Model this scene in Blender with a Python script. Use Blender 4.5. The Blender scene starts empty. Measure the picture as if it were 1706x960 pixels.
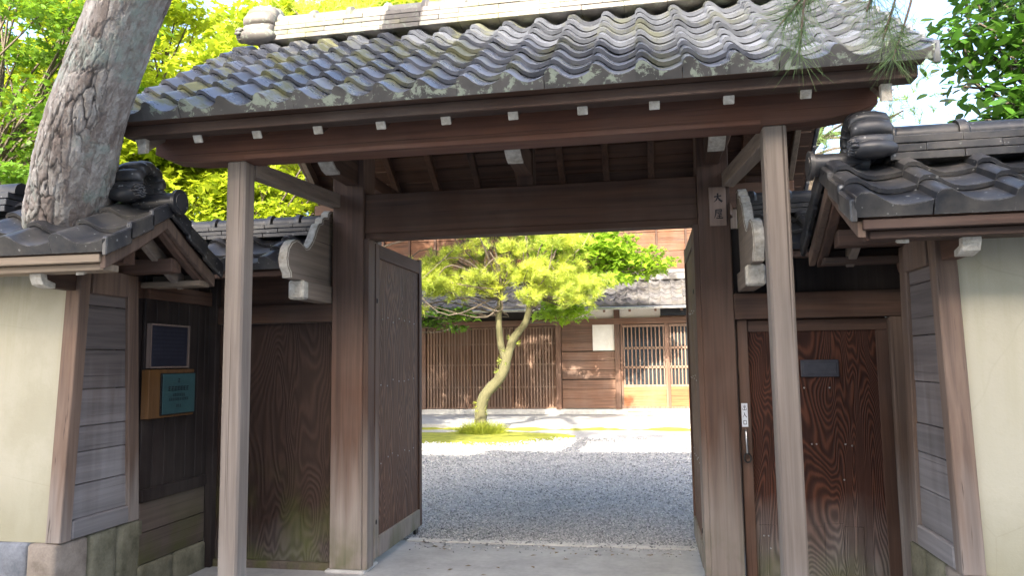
import bpy, bmesh, math, random
import numpy as np
from mathutils import Vector, Matrix, noise as mn
random.seed(7)
rng = np.random.default_rng(11)
SC = bpy.context.scene
COL = SC.collection
rad = math.radians

# ------------------------------------------------------------------ camera
PSI, TH, RO = rad(10.3), rad(5.7), rad(0.77)
Fv = Vector((-math.sin(PSI) * math.cos(TH), math.cos(PSI) * math.cos(TH), math.sin(TH)))
R0 = Vector((math.cos(PSI), math.sin(PSI), 0)); U0 = R0.cross(Fv)
Rv = R0 * math.cos(RO) - U0 * math.sin(RO)
Uv = U0 * math.cos(RO) + R0 * math.sin(RO)
cam = bpy.data.cameras.new('camera'); cam.lens = 26.0; cam.sensor_width = 36
cam.clip_end = 3000; cam.clip_start = 0.05
co = bpy.data.objects.new('camera', cam); COL.objects.link(co)
M4 = Matrix((Rv, Uv, -Fv)).transposed().to_4x4(); M4.translation = Vector((0, 0, 1.5))
co.matrix_world = M4
SC.camera = co

# ------------------------------------------------------------------ light
SUN_ELEV, SUN_SIDE = 31.0, 3.0           # sun behind the camera, a little to its left
w = bpy.data.worlds.new('World'); SC.world = w; w.use_nodes = True
nt = w.node_tree
bg = nt.nodes['Background']
sky = nt.nodes.new('ShaderNodeTexSky'); sky.sky_type = 'NISHITA'; sky.sun_disc = False
sky.sun_elevation = rad(SUN_ELEV); sky.sun_rotation = rad(180 + SUN_SIDE)
sky.air_density = 0.8; sky.dust_density = 4.5; sky.ozone_density = 0.6
nt.links.new(sky.outputs['Color'], bg.inputs['Color'])
bg.inputs['Strength'].default_value = 0.15
sl = bpy.data.lights.new('sun', 'SUN'); sl.energy = 3.2; sl.angle = rad(0.53); sl.color = (1.0, 0.91, 0.76)
so = bpy.data.objects.new('sun', sl); COL.objects.link(so)
sdir = Vector((math.sin(rad(SUN_SIDE)) * math.cos(rad(SUN_ELEV)), math.cos(rad(SUN_SIDE)) * math.cos(rad(SUN_ELEV)), -math.sin(rad(SUN_ELEV))))
so.rotation_euler = sdir.to_track_quat('-Z', 'Y').to_euler(); so.location = (-6, -30, 25)
SC.view_settings.view_transform = 'Standard'; SC.view_settings.look = 'None'
SC.view_settings.exposure = 2.55; SC.view_settings.gamma = 1.0
SC.view_settings.use_curve_mapping = False

# ------------------------------------------------------------------ materials
class NB:
    def __init__(s, name):
        s.m = bpy.data.materials.new(name); s.m.use_nodes = True
        s.t = s.m.node_tree; s.b = s.t.nodes['Principled BSDF']; s.out = s.t.nodes['Material Output']
    def n(s, t, **k):
        x = s.t.nodes.new(t)
        for a, v in k.items(): setattr(x, a, v)
        return x
    def l(s, a, b): s.t.links.new(a, b)
    def pos(s):
        return s.n('ShaderNodeNewGeometry').outputs['Position']
    def mapped(s, scale, loc=(0, 0, 0), src=None):
        mp = s.n('ShaderNodeMapping'); mp.inputs['Scale'].default_value = scale; mp.inputs['Location'].default_value = loc
        s.l(src if src is not None else s.pos(), mp.inputs['Vector']); return mp.outputs[0]
    def noise(s, vec, scale=1, detail=4, rough=0.55, dist=0.0):
        x = s.n('ShaderNodeTexNoise'); s.l(vec, x.inputs['Vector'])
        x.inputs['Scale'].default_value = scale; x.inputs['Detail'].default_value = detail
        x.inputs['Roughness'].default_value = rough; x.inputs['Distortion'].default_value = dist
        return x.outputs[0]
    def ramp(s, fac, stops):
        x = s.n('ShaderNodeValToRGB'); e = x.color_ramp.elements
        while len(e) < len(stops): e.new(0.5)
        for i, (p, c) in enumerate(stops):
            e[i].position = p; e[i].color = (*c, 1) if len(c) == 3 else c
        s.l(fac, x.inputs[0]); return x.outputs[0]
    def rng(s, v, a, b, c=0.0, d=1.0):
        x = s.n('ShaderNodeMapRange'); s.l(v, x.inputs[0])
        for i, q in enumerate((a, b, c, d)): x.inputs[1 + i].default_value = q
        return x.outputs[0]
    def math(s, op, a, b=None, c=None):
        x = s.n('ShaderNodeMath', operation=op)
        for i, q in enumerate((a, b, c)):
            if q is None: continue
            if isinstance(q, (int, float)): x.inputs[i].default_value = q
            else: s.l(q, x.inputs[i])
        return x.outputs[0]
    def mix(s, f, a, b, mode='MIX'):
        x = s.n('ShaderNodeMix', data_type='RGBA', blend_type=mode)
        for sock, q in ((x.inputs[0], f), (x.inputs[6], a), (x.inputs[7], b)):
            if isinstance(q, (int, float)): sock.default_value = q
            elif isinstance(q, tuple): sock.default_value = (*q, 1)
            else: s.l(q, sock)
        return x.outputs[2]
    def sep(s, vec=None):
        x = s.n('ShaderNodeSeparateXYZ'); s.l(vec if vec is not None else s.pos(), x.inputs[0]); return x.outputs
    def bump(s, h, strength=0.3, dist=0.01):
        x = s.n('ShaderNodeBump'); x.inputs['Strength'].default_value = strength; x.inputs['Distance'].default_value = dist
        s.l(h, x.inputs['Height']); s.l(x.outputs[0], s.b.inputs['Normal'])
    def col(s, c):
        if isinstance(c, tuple): s.b.inputs['Base Color'].default_value = (*c, 1)
        else: s.l(c, s.b.inputs['Base Color'])
    def rough(s, r):
        if isinstance(r, (int, float)): s.b.inputs['Roughness'].default_value = r
        else: s.l(r, s.b.inputs['Roughness'])
    def objrand(s): return s.n('ShaderNodeObjectInfo').outputs['Random']
    def island(s): return s.n('ShaderNodeNewGeometry').outputs['Random Per Island']

MATS = {}
def wood(name, axis, dark, light, grey=(0.30, 0.26, 0.225), base_grey=0.15, weather=None, moss=None, rough=0.6, grain=1.0, bump=0.35):
    """weathered timber; grain runs along axis; weather=(z_full, z_none) bleaches towards the foot"""
    b = NB(name)
    sc = [26.0 * grain] * 3; sc['xyz'.index(axis)] = 0.9
    g1 = b.noise(b.mapped(tuple(sc)), 1, 5, 0.6, 0.6)
    sc2 = [5.0] * 3; sc2['xyz'.index(axis)] = 0.7
    g2 = b.noise(b.mapped(tuple(sc2), (3, 1, 7)), 1, 4, 0.6, 0.3)
    c = b.ramp(b.math('ADD', b.math('MULTIPLY', g1, 0.6), b.math('MULTIPLY', g2, 0.4)), [(0.33, dark), (0.66, light)])
    big = b.noise(b.mapped((1.6, 1.6, 1.1)), 1, 4, 0.6)
    f = b.math('ADD', b.rng(big, 0.4, 0.75, 0, 0.16), base_grey)
    if weather:
        z = b.sep()[2]
        zz = b.math('ADD', z, b.rng(b.noise(b.mapped((9, 9, 0.8)), 1, 3), 0.3, 0.7, -0.25, 0.25))
        f = b.math('MAXIMUM', f, b.rng(zz, weather[0], weather[1], 0.85, 0.0))
    gcol = b.mix(g1, tuple(x * 0.5 for x in grey), tuple(min(1, x * 1.4) for x in grey))
    c = b.mix(f, c, gcol)
    if moss:
        z = b.sep()[2]
        mf = b.math('MULTIPLY', b.rng(z, moss[0], moss[1], 1, 0), b.rng(b.noise(b.mapped((5, 5, 3)), 1, 5), 0.42, 0.62))
        c = b.mix(b.math('MULTIPLY', mf, 0.7), c, (0.075, 0.085, 0.02))
    sck = [75.0] * 3; sck['xyz'.index(axis)] = 0.45
    ck = b.rng(b.noise(b.mapped(tuple(sck), (2, 8, 5)), 1, 3, 0.5, 0.2), 0.66, 0.72)
    c = b.mix(b.math('MULTIPLY', ck, 0.65), c, tuple(0.35 * x for x in dark))
    tint = b.rng(b.objrand(), 0, 1, 0.8, 1.15)
    mul = b.n('ShaderNodeVectorMath', operation='SCALE'); b.l(c, mul.inputs[0]); b.l(tint, mul.inputs['Scale'])
    b.col(mul.outputs[0]); b.rough(b.rng(g2, 0.3, 0.7, rough, rough + 0.2)); b.b.inputs['Specular IOR Level'].default_value = 0.3
    b.bump(b.math('SUBTRACT', b.math('ADD', g1, b.math('MULTIPLY', g2, 0.5)), ck), bump, 0.006)
    MATS[name] = b.m; return b.m

def figured(name, across, dark, light, freq=55.0, weather=None, moss=None, seed=0.0):
    """flat-sawn board with cathedral figure: contour lines of a stretched noise field"""
    b = NB(name)
    sc = (2.9, 0.3, 0.55) if across == 'x' else (0.3, 2.9, 0.55)
    n1 = b.noise(b.mapped(sc, (seed, seed * 0.7, seed * 1.3)), 1, 2.2, 0.45, 0.5)
    wob = b.noise(b.mapped((22, 22, 5)), 1, 3, 0.6)
    s = b.math('SINE', b.math('ADD', b.math('MULTIPLY', n1, freq * 2.6), b.math('MULTIPLY', wob, 3.2)))
    fine = b.noise(b.mapped((60, 60, 1.2)), 1, 4, 0.6)
    v = b.math('ADD', b.rng(s, -1, 1, 0, 0.7), b.math('MULTIPLY', fine, 0.45))
    c = b.ramp(v, [(0.2, dark), (0.62, tuple(0.65 * a + 0.35 * q for a, q in zip(dark, light))), (0.95, light)])
    st = b.noise(b.mapped((1.8, 1.8, 0.9)), 1, 4)
    c = b.mix(b.rng(st, 0.45, 0.75, 0, 0.6), c, tuple(0.55 * x for x in dark))
    if weather:
        z = b.math('ADD', b.sep()[2], b.rng(st, 0.3, 0.7, -0.3, 0.3))
        gc = b.mix(v, (0.09, 0.08, 0.075), (0.26, 0.24, 0.22))
        c = b.mix(b.rng(z, weather[0], weather[1], 0.85, 0), c, gc)
    if moss:
        mf = b.math('MULTIPLY', b.rng(b.sep()[2], moss[0], moss[1], 1, 0), b.rng(b.noise(b.mapped((3, 3, 2.2), (4, 0, 2)), 1, 5), 0.4, 0.62))
        c = b.mix(b.math('MULTIPLY', mf, 0.75), c, (0.085, 0.10, 0.02))
    b.col(c); b.rough(0.62); b.b.inputs['Specular IOR Level'].default_value = 0.25; b.bump(v, 0.6, 0.006)
    MATS[name] = b.m; return b.m

def tile_mat(name, base, rough, moss=0.0, speck=0.0, lichen=0.0):
    b = NB(name)
    n1 = b.noise(b.mapped((5, 5, 5)), 1, 5, 0.6)
    n2 = b.noise(b.mapped((70, 70, 70)), 1, 3, 0.6)
    c = b.ramp(n1, [(0.3, tuple(x * 0.7 for x in base)), (0.7, tuple(x * 1.5 for x in base))])
    tint = b.rng(b.objrand(), 0, 1, 0.65, 1.35)
    mul = b.n('ShaderNodeVectorMath', operation='SCALE'); b.l(c, mul.inputs[0]); b.l(tint, mul.inputs['Scale']); c = mul.outputs[0]
    r = b.rng(n1, 0.3, 0.7, rough - 0.07, rough + 0.12)
    if moss:
        x = b.sep()[0]
        mf = b.math('MULTIPLY', b.rng(b.noise(b.mapped((3.2, 3.2, 3.2), (2, 5, 1)), 1, 5, 0.65), 0.5, 0.62), b.rng(x, -2.6, 0.6, moss, moss * 0.25))
        c = b.mix(mf, c, b.mix(n2, (0.10, 0.11, 0.025), (0.20, 0.19, 0.07))); r = b.math('MAXIMUM', r, b.math('MULTIPLY', mf, 0.9))
    if lichen:
        vn = b.noise(b.mapped((13, 13, 13)), 1, 6, 0.7, 0.4)
        lf = b.rng(vn, 0.53, 0.58, 0, lichen)
        c = b.mix(lf, c, b.mix(n2, (0.18, 0.22, 0.17), (0.32, 0.36, 0.29))); r = b.math('MAXIMUM', r, b.math('MULTIPLY', lf, 0.9))
    if speck:
        sp = b.n('ShaderNodeTexVoronoi'); sp.inputs['Scale'].default_value = 55; b.l(b.pos(), sp.inputs['Vector'])
        cs = b.sep(sp.outputs['Color']); pick = b.math('GREATER_THAN', cs[0], 0.93)
        dd = b.math('ADD', b.math('MULTIPLY', sp.outputs['Distance'], b.rng(cs[1], 0, 1, 0.7, 2.4)), b.rng(n2, 0.3, 0.7, -0.15, 0.15))
        sf = b.math('MULTIPLY', b.rng(dd, 0.25, 0.4, speck, 0), pick)
        c = b.mix(sf, c, (0.4, 0.4, 0.38)); r = b.math('MAXIMUM', r, b.math('MULTIPLY', sf, 0.8))
        c = b.mix(b.rng(b.noise(b.mapped((3, 3, 3), (4, 4, 1)), 1, 6, 0.65), 0.46, 0.68, 0, 0.5), c, (0.17, 0.15, 0.12))
    if speck:
        bv = b.n('ShaderNodeBevel', samples=3); bv.inputs['Radius'].default_value = 0.006
        dp = b.n('ShaderNodeVectorMath', operation='DOT_PRODUCT'); b.l(bv.outputs[0], dp.inputs[0]); b.l(b.n('ShaderNodeNewGeometry').outputs['Normal'], dp.inputs[1])
        ed = b.math('MULTIPLY', b.rng(dp.outputs['Value'], 0.90, 0.985, 1, 0), b.rng(b.noise(b.mapped((28, 28, 28)), 1, 4, 0.7), 0.48, 0.60, 0, 0.75))
        c = b.mix(ed, c, (0.30, 0.28, 0.25)); r = b.math('MAXIMUM', r, b.math('MULTIPLY', ed, 0.8))
    b.col(c); b.rough(r); b.bump(b.math('ADD', n1, b.math('MULTIPLY', n2, 0.25)), 0.15, 0.01)
    MATS[name] = b.m; return b.m

def plain(name, c1, c2, scale=6.0, rough=0.8, bump=0.2, detail=5, metallic=0.0):
    b = NB(name)
    n1 = b.noise(b.mapped((scale,) * 3), 1, detail, 0.6); n2 = b.noise(b.mapped((scale * 9,) * 3), 1, 3, 0.6)
    b.col(b.ramp(b.math('ADD', b.math('MULTIPLY', n1, 0.75), b.math('MULTIPLY', n2, 0.25)), [(0.32, c1), (0.68, c2)]))
    b.rough(rough); b.bump(b.math('ADD', n1, b.math('MULTIPLY', n2, 0.4)), bump, 0.01)
    b.b.inputs['Metallic'].default_value = metallic
    MATS[name] = b.m; return b.m

def leaf_mat(name, c1, c2, trans=0.35, rough=0.5, patch=1.2):
    b = NB(name)
    n1 = b.noise(b.mapped((patch,) * 3), 1, 3)
    f = b.math('ADD', b.math('MULTIPLY', b.rng(n1, 0.3, 0.7), 0.6), b.math('MULTIPLY', b.island(), 0.4))
    c = b.mix(f, c1, c2); b.col(c); b.rough(rough)
    tr = b.n('ShaderNodeBsdfTranslucent'); b.l(b.mix(0.5, c, tuple(min(1, x * 1.6) for x in c2)), tr.inputs[0])
    ms = b.n('ShaderNodeMixShader'); ms.inputs[0].default_value = trans
    b.l(b.b.outputs[0], ms.inputs[1]); b.l(tr.outputs[0], ms.inputs[2]); b.l(ms.outputs[0], b.out.inputs[0])
    MATS[name] = b.m; return b.m

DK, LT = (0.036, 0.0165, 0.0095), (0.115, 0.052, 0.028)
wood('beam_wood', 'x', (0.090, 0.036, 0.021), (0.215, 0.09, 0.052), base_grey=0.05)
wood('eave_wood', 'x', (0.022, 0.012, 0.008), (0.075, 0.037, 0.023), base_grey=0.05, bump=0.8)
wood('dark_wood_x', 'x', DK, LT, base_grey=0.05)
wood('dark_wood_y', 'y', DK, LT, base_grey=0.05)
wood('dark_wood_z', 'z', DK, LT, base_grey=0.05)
wood('pillar_wood', 'z', (0.045, 0.021, 0.013), (0.125, 0.060, 0.035), base_grey=0.08, weather=(0.35, 1.15), moss=(0.0, 0.45))
wood('post_wood', 'z', (0.095, 0.066, 0.048), (0.26, 0.20, 0.155), grey=(0.35, 0.31, 0.27), base_grey=0.35, weather=(0.2, 0.9), moss=(-0.1, 0.35))
wood('wall_post_wood', 'z', (0.075, 0.042, 0.028), (0.20, 0.12, 0.075), base_grey=0.12, weather=(0.5, 1.1))
wood('wall_board_wood', 'y', (0.05, 0.035, 0.028), (0.15, 0.11, 0.09), grey=(0.29, 0.27, 0.26), base_grey=0.2, weather=(0.7, 1.7), bump=0.6)
wood('pale_wood_y', 'y', (0.12, 0.085, 0.06), (0.30, 0.23, 0.17), base_grey=0.3)
wood('pale_wood_x', 'x', (0.14, 0.10, 0.06), (0.34, 0.25, 0.16), base_grey=0.2)
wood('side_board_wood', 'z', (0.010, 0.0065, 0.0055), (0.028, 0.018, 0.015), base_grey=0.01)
wood('side_plank_wood', 'y', (0.045, 0.031, 0.022), (0.11, 0.075, 0.054), base_grey=0.12, moss=(0.1, 0.7))
wood('house_wood_z', 'z', (0.06, 0.026, 0.015), (0.17, 0.08, 0.045), base_grey=0.1)
wood('house_wood_x', 'x', (0.06, 0.026, 0.015), (0.18, 0.085, 0.048), base_grey=0.1)
wood('upper_wood', 'x', (0.03, 0.012, 0.006), (0.15, 0.065, 0.032), base_grey=0.0, bump=0.8)
wood('upper_batten', 'z', (0.03, 0.014, 0.009), (0.08, 0.038, 0.024), base_grey=0.0)
wood('lattice_wood', 'z', (0.10, 0.055, 0.035), (0.24, 0.14, 0.09), base_grey=0.15)
wood('door_panel_wood', 'x', (0.16, 0.055, 0.02), (0.34, 0.14, 0.055), base_grey=0.0)
wood('plaque_wood', 'z', (0.17, 0.115, 0.09), (0.27, 0.19, 0.15), base_grey=0.15, grain=2)
wood('board_frame_wood', 'z', (0.085, 0.036, 0.010), (0.16, 0.075, 0.020), base_grey=0.0)
figured('leaf_panel', 'y', (0.070, 0.034, 0.021), (0.165, 0.085, 0.05), 100, weather=(-0.5, 0.15), seed=2.0)
figured('wing_panel', 'x', (0.030, 0.017, 0.012), (0.054, 0.030, 0.021), 95, weather=(-0.4, 0.4), moss=(0.05, 0.8), seed=5.3)
figured('wicket_panel', 'x', (0.034, 0.0125, 0.008), (0.118, 0.044, 0.023), 120, weather=(0.0, 0.55), moss=(0.0, 0.4), seed=9.1)
tile_mat('roof_tile', (0.082, 0.088, 0.104), 0.26, moss=0.8)
tile_mat('eave_tile_face', (0.065, 0.062, 0.058), 0.6, lichen=0.95)
tile_mat('glazed_tile', (0.024, 0.025, 0.028), 0.34, speck=0.6)
tile_mat('ridge_tile', (0.13, 0.12, 0.11), 0.6, moss=0.6, lichen=0.5)
tile_mat('house_tile', (0.085, 0.083, 0.085), 0.55, speck=0.4)
def plaster():
    b = NB('plaster')
    n1 = b.noise(b.mapped((1.3, 1.3, 0.7)), 1, 5, 0.6); n2 = b.noise(b.mapped((60,) * 3), 1, 4, 0.7)
    c = b.ramp(n1, [(0.3, (0.39, 0.36, 0.265)), (0.7, (0.49, 0.46, 0.35))])
    c = b.mix(b.rng(n2, 0.55, 0.75, 0, 0.25), c, (0.40, 0.36, 0.24))
    z = b.math('ADD', b.sep()[2], b.rng(b.noise(b.mapped((3, 3, 1)), 1, 4), 0.3, 0.7, -0.25, 0.25))
    c = b.mix(b.rng(z, 0.45, 0.95, 0.55, 0), c, (0.27, 0.25, 0.15))
    st = b.noise(b.mapped((14, 14, 0.7)), 1, 4, 0.6)
    c = b.mix(b.math('MULTIPLY', b.rng(st, 0.48, 0.72, 0, 0.55), b.rng(z, 1.0, 2.1)), c, (0.33, 0.30, 0.17))
    bl = b.noise(b.mapped((2.4, 2.4, 2.0), (5, 1, 3)), 1, 6, 0.65); c = b.mix(b.rng(bl, 0.48, 0.66, 0, 0.45), c, (0.33, 0.30, 0.20))
    vo = b.n('ShaderNodeTexVoronoi', feature='DISTANCE_TO_EDGE'); vo.inputs['Scale'].default_value = 1.3; b.l(b.mapped((1, 1, 1), (0, 0, 0), b.mix(0.06, b.pos(), b.n('ShaderNodeTexNoise').outputs[1])), vo.inputs['Vector'])
    c = b.mix(b.math('MULTIPLY', b.rng(vo.outputs[0], 0.0, 0.005, 0.16, 0), b.rng(n1, 0.45, 0.55)), c, (0.22, 0.2, 0.13))
    b.col(c); b.rough(0.9); b.bump(b.math('ADD', n2, b.math('MULTIPLY', n1, 0.5)), 0.25, 0.004)
    MATS['plaster'] = b.m
plaster()
plain('white_paint', (0.34, 0.30, 0.23), (0.72, 0.69, 0.61), 26, 0.85, 0.5)
plain('white_wall', (0.66, 0.63, 0.56), (0.80, 0.78, 0.72), 3, 0.9, 0.1)
plain('mossy_stone', (0.085, 0.08, 0.045), (0.24, 0.22, 0.15), 7, 0.9, 0.6)
plain('blue_stone', (0.12, 0.13, 0.145), (0.27, 0.28, 0.30), 8, 0.85, 0.8)
plain('tan_stone', (0.18, 0.145, 0.11), (0.36, 0.30, 0.24), 9, 0.85, 0.5)
plain('pale_stone', (0.38, 0.37, 0.35), (0.56, 0.55, 0.52), 10, 0.85, 0.3)
plain('concrete', (0.24, 0.24, 0.235), (0.40, 0.395, 0.385), 2.6, 0.85, 0.35, 9)
plain('lane_concrete', (0.24, 0.235, 0.22), (0.34, 0.33, 0.31), 3, 0.9, 0.3)
plain('asphalt', (0.05, 0.05, 0.05), (0.075, 0.075, 0.075), 5, 0.9, 0.4)
plain('soil', (0.07, 0.06, 0.04), (0.13, 0.11, 0.08), 3, 0.95, 0.6)
plain('dry_leaf', (0.10, 0.06, 0.03), (0.22, 0.15, 0.06), 20, 0.8, 0.2)
plain('iron', (0.02, 0.02, 0.02), (0.06, 0.055, 0.05), 30, 0.45, 0.2, metallic=0.7)
plain('steel', (0.35, 0.35, 0.35), (0.5, 0.5, 0.5), 30, 0.3, 0.1, metallic=1.0)
plain('slot_metal', (0.045, 0.045, 0.055), (0.07, 0.07, 0.08), 30, 0.5, 0.1)
plain('ink', (0.012, 0.012, 0.016), (0.02, 0.02, 0.025), 20, 0.7, 0.0)
plain('blackboard', (0.016, 0.017, 0.028), (0.028, 0.03, 0.045), 12, 0.5, 0.1)
plain('slate_text', (0.05, 0.05, 0.07), (0.07, 0.07, 0.09), 12, 0.6, 0.0)
plain('green_plate', (0.03, 0.075, 0.078), (0.045, 0.105, 0.105), 12, 0.5, 0.1)
plain('label_white', (0.66, 0.70, 0.74), (0.75, 0.78, 0.82), 12, 0.5, 0.0)
plain('green_metal', (0.03, 0.06, 0.05), (0.05, 0.09, 0.08), 12, 0.5, 0.1)
plain('moss', (0.10, 0.13, 0.014), (0.32, 0.32, 0.03), 4, 0.95, 1.0, 8)
plain('gravel_ground', (0.23, 0.23, 0.235), (0.44, 0.43, 0.42), 45, 0.9, 0.9)
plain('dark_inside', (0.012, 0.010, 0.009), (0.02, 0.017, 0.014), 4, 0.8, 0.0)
plain('twig', (0.10, 0.07, 0.05), (0.20, 0.15, 0.11), 25, 0.85, 0.4)
def glass():
    b = NB('window_glass'); b.col((0.03, 0.035, 0.04)); b.rough(0.06); MATS['window_glass'] = b.m
glass()
def stone_bits():
    b = NB('gravel_stones'); c = b.ramp(b.island(), [(0.0, (0.15, 0.15, 0.155)), (0.5, (0.36, 0.36, 0.36)), (1.0, (0.56, 0.55, 0.53))])
    b.col(c); b.rough(0.85); MATS['gravel_stones'] = b.m
stone_bits()
def bark(name, plate1, plate2, crack, lichen, sc=1.0):
    b = NB(name)
    at = b.n('ShaderNodeAttribute', attribute_name='crack').outputs['Fac']
    n1 = b.noise(b.mapped((16 * sc, 16 * sc, 9 * sc)), 1, 6, 0.7); n2 = b.noise(b.mapped((2.6, 2.6, 1.4), (1, 2, 3)), 1, 4, 0.6)
    n3 = b.noise(b.mapped((60, 60, 40)), 1, 3, 0.6)
    c = b.ramp(n1, [(0.32, plate1), (0.68, plate2)])
    tn = b.n('ShaderNodeAttribute', attribute_name='tone').outputs['Fac']
    if name == 'pine_bark': c = b.mix(b.rng(tn, 0.1, 0.9, 0.75, 0.0), c, (0.17, 0.125, 0.10))
    c = b.mix(b.rng(n2, 0.42, 0.7, 0, 0.4), c, (0.20, 0.15, 0.125))
    lf = b.math('MULTIPLY', b.rng(b.noise(b.mapped((3.5, 3.5, 2.0), (7, 3, 0)), 1, 6, 0.7), 0.53, 0.60), b.rng(n1, 0.35, 0.6))
    c = b.mix(b.math('MULTIPLY', lf, 0.75), c, lichen)
    c = b.mix(b.rng(at, 0.0, 0.75, 0.95, 0.0), c, crack)
    b.col(c); b.rough(0.9); b.bump(b.math('ADD', n1, b.math('MULTIPLY', n3, 0.4)), 0.7, 0.02)
    MATS[name] = b.m
bark('pine_bark', (0.26, 0.23, 0.20), (0.66, 0.62, 0.56), (0.022, 0.016, 0.013), (0.30, 0.36, 0.31))
bark('bark_plain', (0.10, 0.08, 0.06), (0.26, 0.22, 0.17), (0.10, 0.08, 0.06), (0.18, 0.22, 0.07))
bark('bark_mossy', (0.07, 0.065, 0.035), (0.19, 0.18, 0.09), (0.09, 0.085, 0.04), (0.16, 0.20, 0.03))
leaf_mat('maple_leaf', (0.14, 0.26, 0.015), (0.42, 0.47, 0.025), 0.45)
leaf_mat('maple_leaf_fresh', (0.10, 0.22, 0.014), (0.30, 0.44, 0.03), 0.45, 0.5, 2.0)
leaf_mat('maple_leaf_green', (0.05, 0.14, 0.012), (0.16, 0.28, 0.02), 0.4)
leaf_mat('maple_leaf_orange', (0.30, 0.20, 0.02), (0.45, 0.33, 0.03), 0.4)
leaf_mat('camellia_leaf', (0.022, 0.075, 0.012), (0.085, 0.20, 0.02), 0.25, 0.28, 3.0)
leaf_mat('needle_bright', (0.15, 0.26, 0.04), (0.52, 0.55, 0.06), 0.3, 0.5, 1.9)
leaf_mat('needle_green', (0.07, 0.14, 0.04), (0.17, 0.25, 0.07), 0.2, 0.45, 3)
leaf_mat('needle_dark', (0.03, 0.07, 0.03), (0.08, 0.13, 0.05), 0.2, 0.5, 1)
leaf_mat('grass_blade', (0.10, 0.16, 0.01), (0.32, 0.34, 0.03), 0.3, 0.6, 4)

# ------------------------------------------------------------------ geometry helpers
def link(o, parent=None):
    COL.objects.link(o)
    if parent is not None:
        o.parent = parent
        if parent.type == 'EMPTY':
            o.matrix_parent_inverse = Matrix.Translation(-Vector(parent.location))
    return o
def setmat(me, mats):
    if not isinstance(mats, (list, tuple)): mats = [mats]
    for m in mats: me.materials.append(MATS[m])
def smooth_sharp(me, ang=35):
    me.polygons.foreach_set('use_smooth', [True] * len(me.polygons))
    me.set_sharp_from_angle(angle=rad(ang))
def pm(name, verts, faces, mat, parent=None, smooth=None, midx=None):
    me = bpy.data.meshes.new(name); me.from_pydata([tuple(v) for v in verts], [], faces)
    setmat(me, mat)
    if midx: me.polygons.foreach_set('material_index', midx)
    if smooth: smooth_sharp(me, smooth)
    me.update()
    return link(bpy.data.objects.new(name, me), parent)
def from_bm(name, bm, mat, parent=None, smooth=None, midx=None):
    bmesh.ops.recalc_face_normals(bm, faces=bm.faces[:])
    me = bpy.data.meshes.new(name); bm.to_mesh(me); bm.free(); setmat(me, mat)
    if smooth: smooth_sharp(me, smooth)
    return link(bpy.data.objects.new(name, me), parent)
def bm_hexa(bm, c8):
    """c8: 4 bottom corners ccw, 4 top corners ccw"""
    v = [bm.verts.new(c) for c in c8]
    for f in ((3, 2, 1, 0), (4, 5, 6, 7), (0, 1, 5, 4), (1, 2, 6, 5), (2, 3, 7, 6), (3, 0, 4, 7)):
        bm.faces.new([v[i] for i in f])
def bevel_all(bm, off):
    if off > 0: bmesh.ops.bevel(bm, geom=bm.edges[:] , offset=off, segments=1, affect='EDGES', profile=0.5)
def hexa(name, c8, mat, parent=None, bev=0.004):
    bm = bmesh.new(); bm_hexa(bm, c8); bmesh.ops.recalc_face_normals(bm, faces=bm.faces[:]); bevel_all(bm, bev)
    return from_bm(name, bm, mat, parent)
def box(name, x0, x1, y0, y1, z0, z1, mat, parent=None, bev=0.004):
    return hexa(name, [(x0, y0, z0), (x1, y0, z0), (x1, y1, z0), (x0, y1, z0), (x0, y0, z1), (x1, y0, z1), (x1, y1, z1), (x0, y1, z1)], mat, parent, bev)
def prism(name, poly, axis, a0, a1, mat, parent=None, bev=0.0, smooth=None):
    """polygon in the two other axes (in xyz order) extruded along axis"""
    bm = bmesh.new()
    def P(q, a):
        return {'x': (a, q[0], q[1]), 'y': (q[0], a, q[1]), 'z': (q[0], q[1], a)}[axis]
    A = [bm.verts.new(P(q, a0)) for q in poly]; B = [bm.verts.new(P(q, a1)) for q in poly]
    n = len(poly); bm.faces.new(A); bm.faces.new(B[::-1])
    for i in range(n): bm.faces.new([A[i], B[i], B[(i + 1) % n], A[(i + 1) % n]])
    bmesh.ops.recalc_face_normals(bm, faces=bm.faces[:])
    if bev: bevel_all(bm, bev)
    return from_bm(name, bm, mat, parent, smooth)
def beam(name, p0, p1, wd, ht, mat, parent=None, bev=0.004, up=(0, 0, 1)):
    p0, p1 = Vector(p0), Vector(p1); d = (p1 - p0).normalized(); s = d.cross(Vector(up)).normalized(); u = s.cross(d)
    s *= wd / 2; u *= ht / 2
    return hexa(name, [p0 - s - u, p0 + s - u, p1 + s - u, p1 - s - u, p0 - s + u, p0 + s + u, p1 + s + u, p1 - s + u], mat, parent, bev)
def tube_data(pts, radii, sides=8, seed=0, wob=0.0):
    V, Fc = [], []; n = len(pts); ref = Vector((0.31, 0.95, 0.1))
    for i, (p, r) in enumerate(zip(pts, radii)):
        a = Vector(pts[max(0, i - 1)]); b_ = Vector(pts[min(n - 1, i + 1)]); d = (b_ - a).normalized()
        s = d.cross(ref).normalized(); t = d.cross(s)
        for k in range(sides):
            an = 2 * math.pi * k / sides; rr = r * (1 + wob * mn.noise(Vector((i * 0.7 + seed, math.cos(an) * 2, math.sin(an) * 2))))
            V.append(Vector(p) + s * math.cos(an) * rr + t * math.sin(an) * rr)
    for i in range(n - 1):
        for k in range(sides):
            a = i * sides + k; b_ = i * sides + (k + 1) % sides
            Fc.append((a, b_, b_ + sides, a + sides))
    Fc.append(tuple(range(sides))[::-1]); Fc.append(tuple((n - 1) * sides + k for k in range(sides)))
    return V, Fc
def merge(parts):
    V, Fc = [], []
    for v, f in parts:
        o = len(V); V += list(v); Fc += [tuple(i + o for i in q) for q in f]
    return V, Fc
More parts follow.
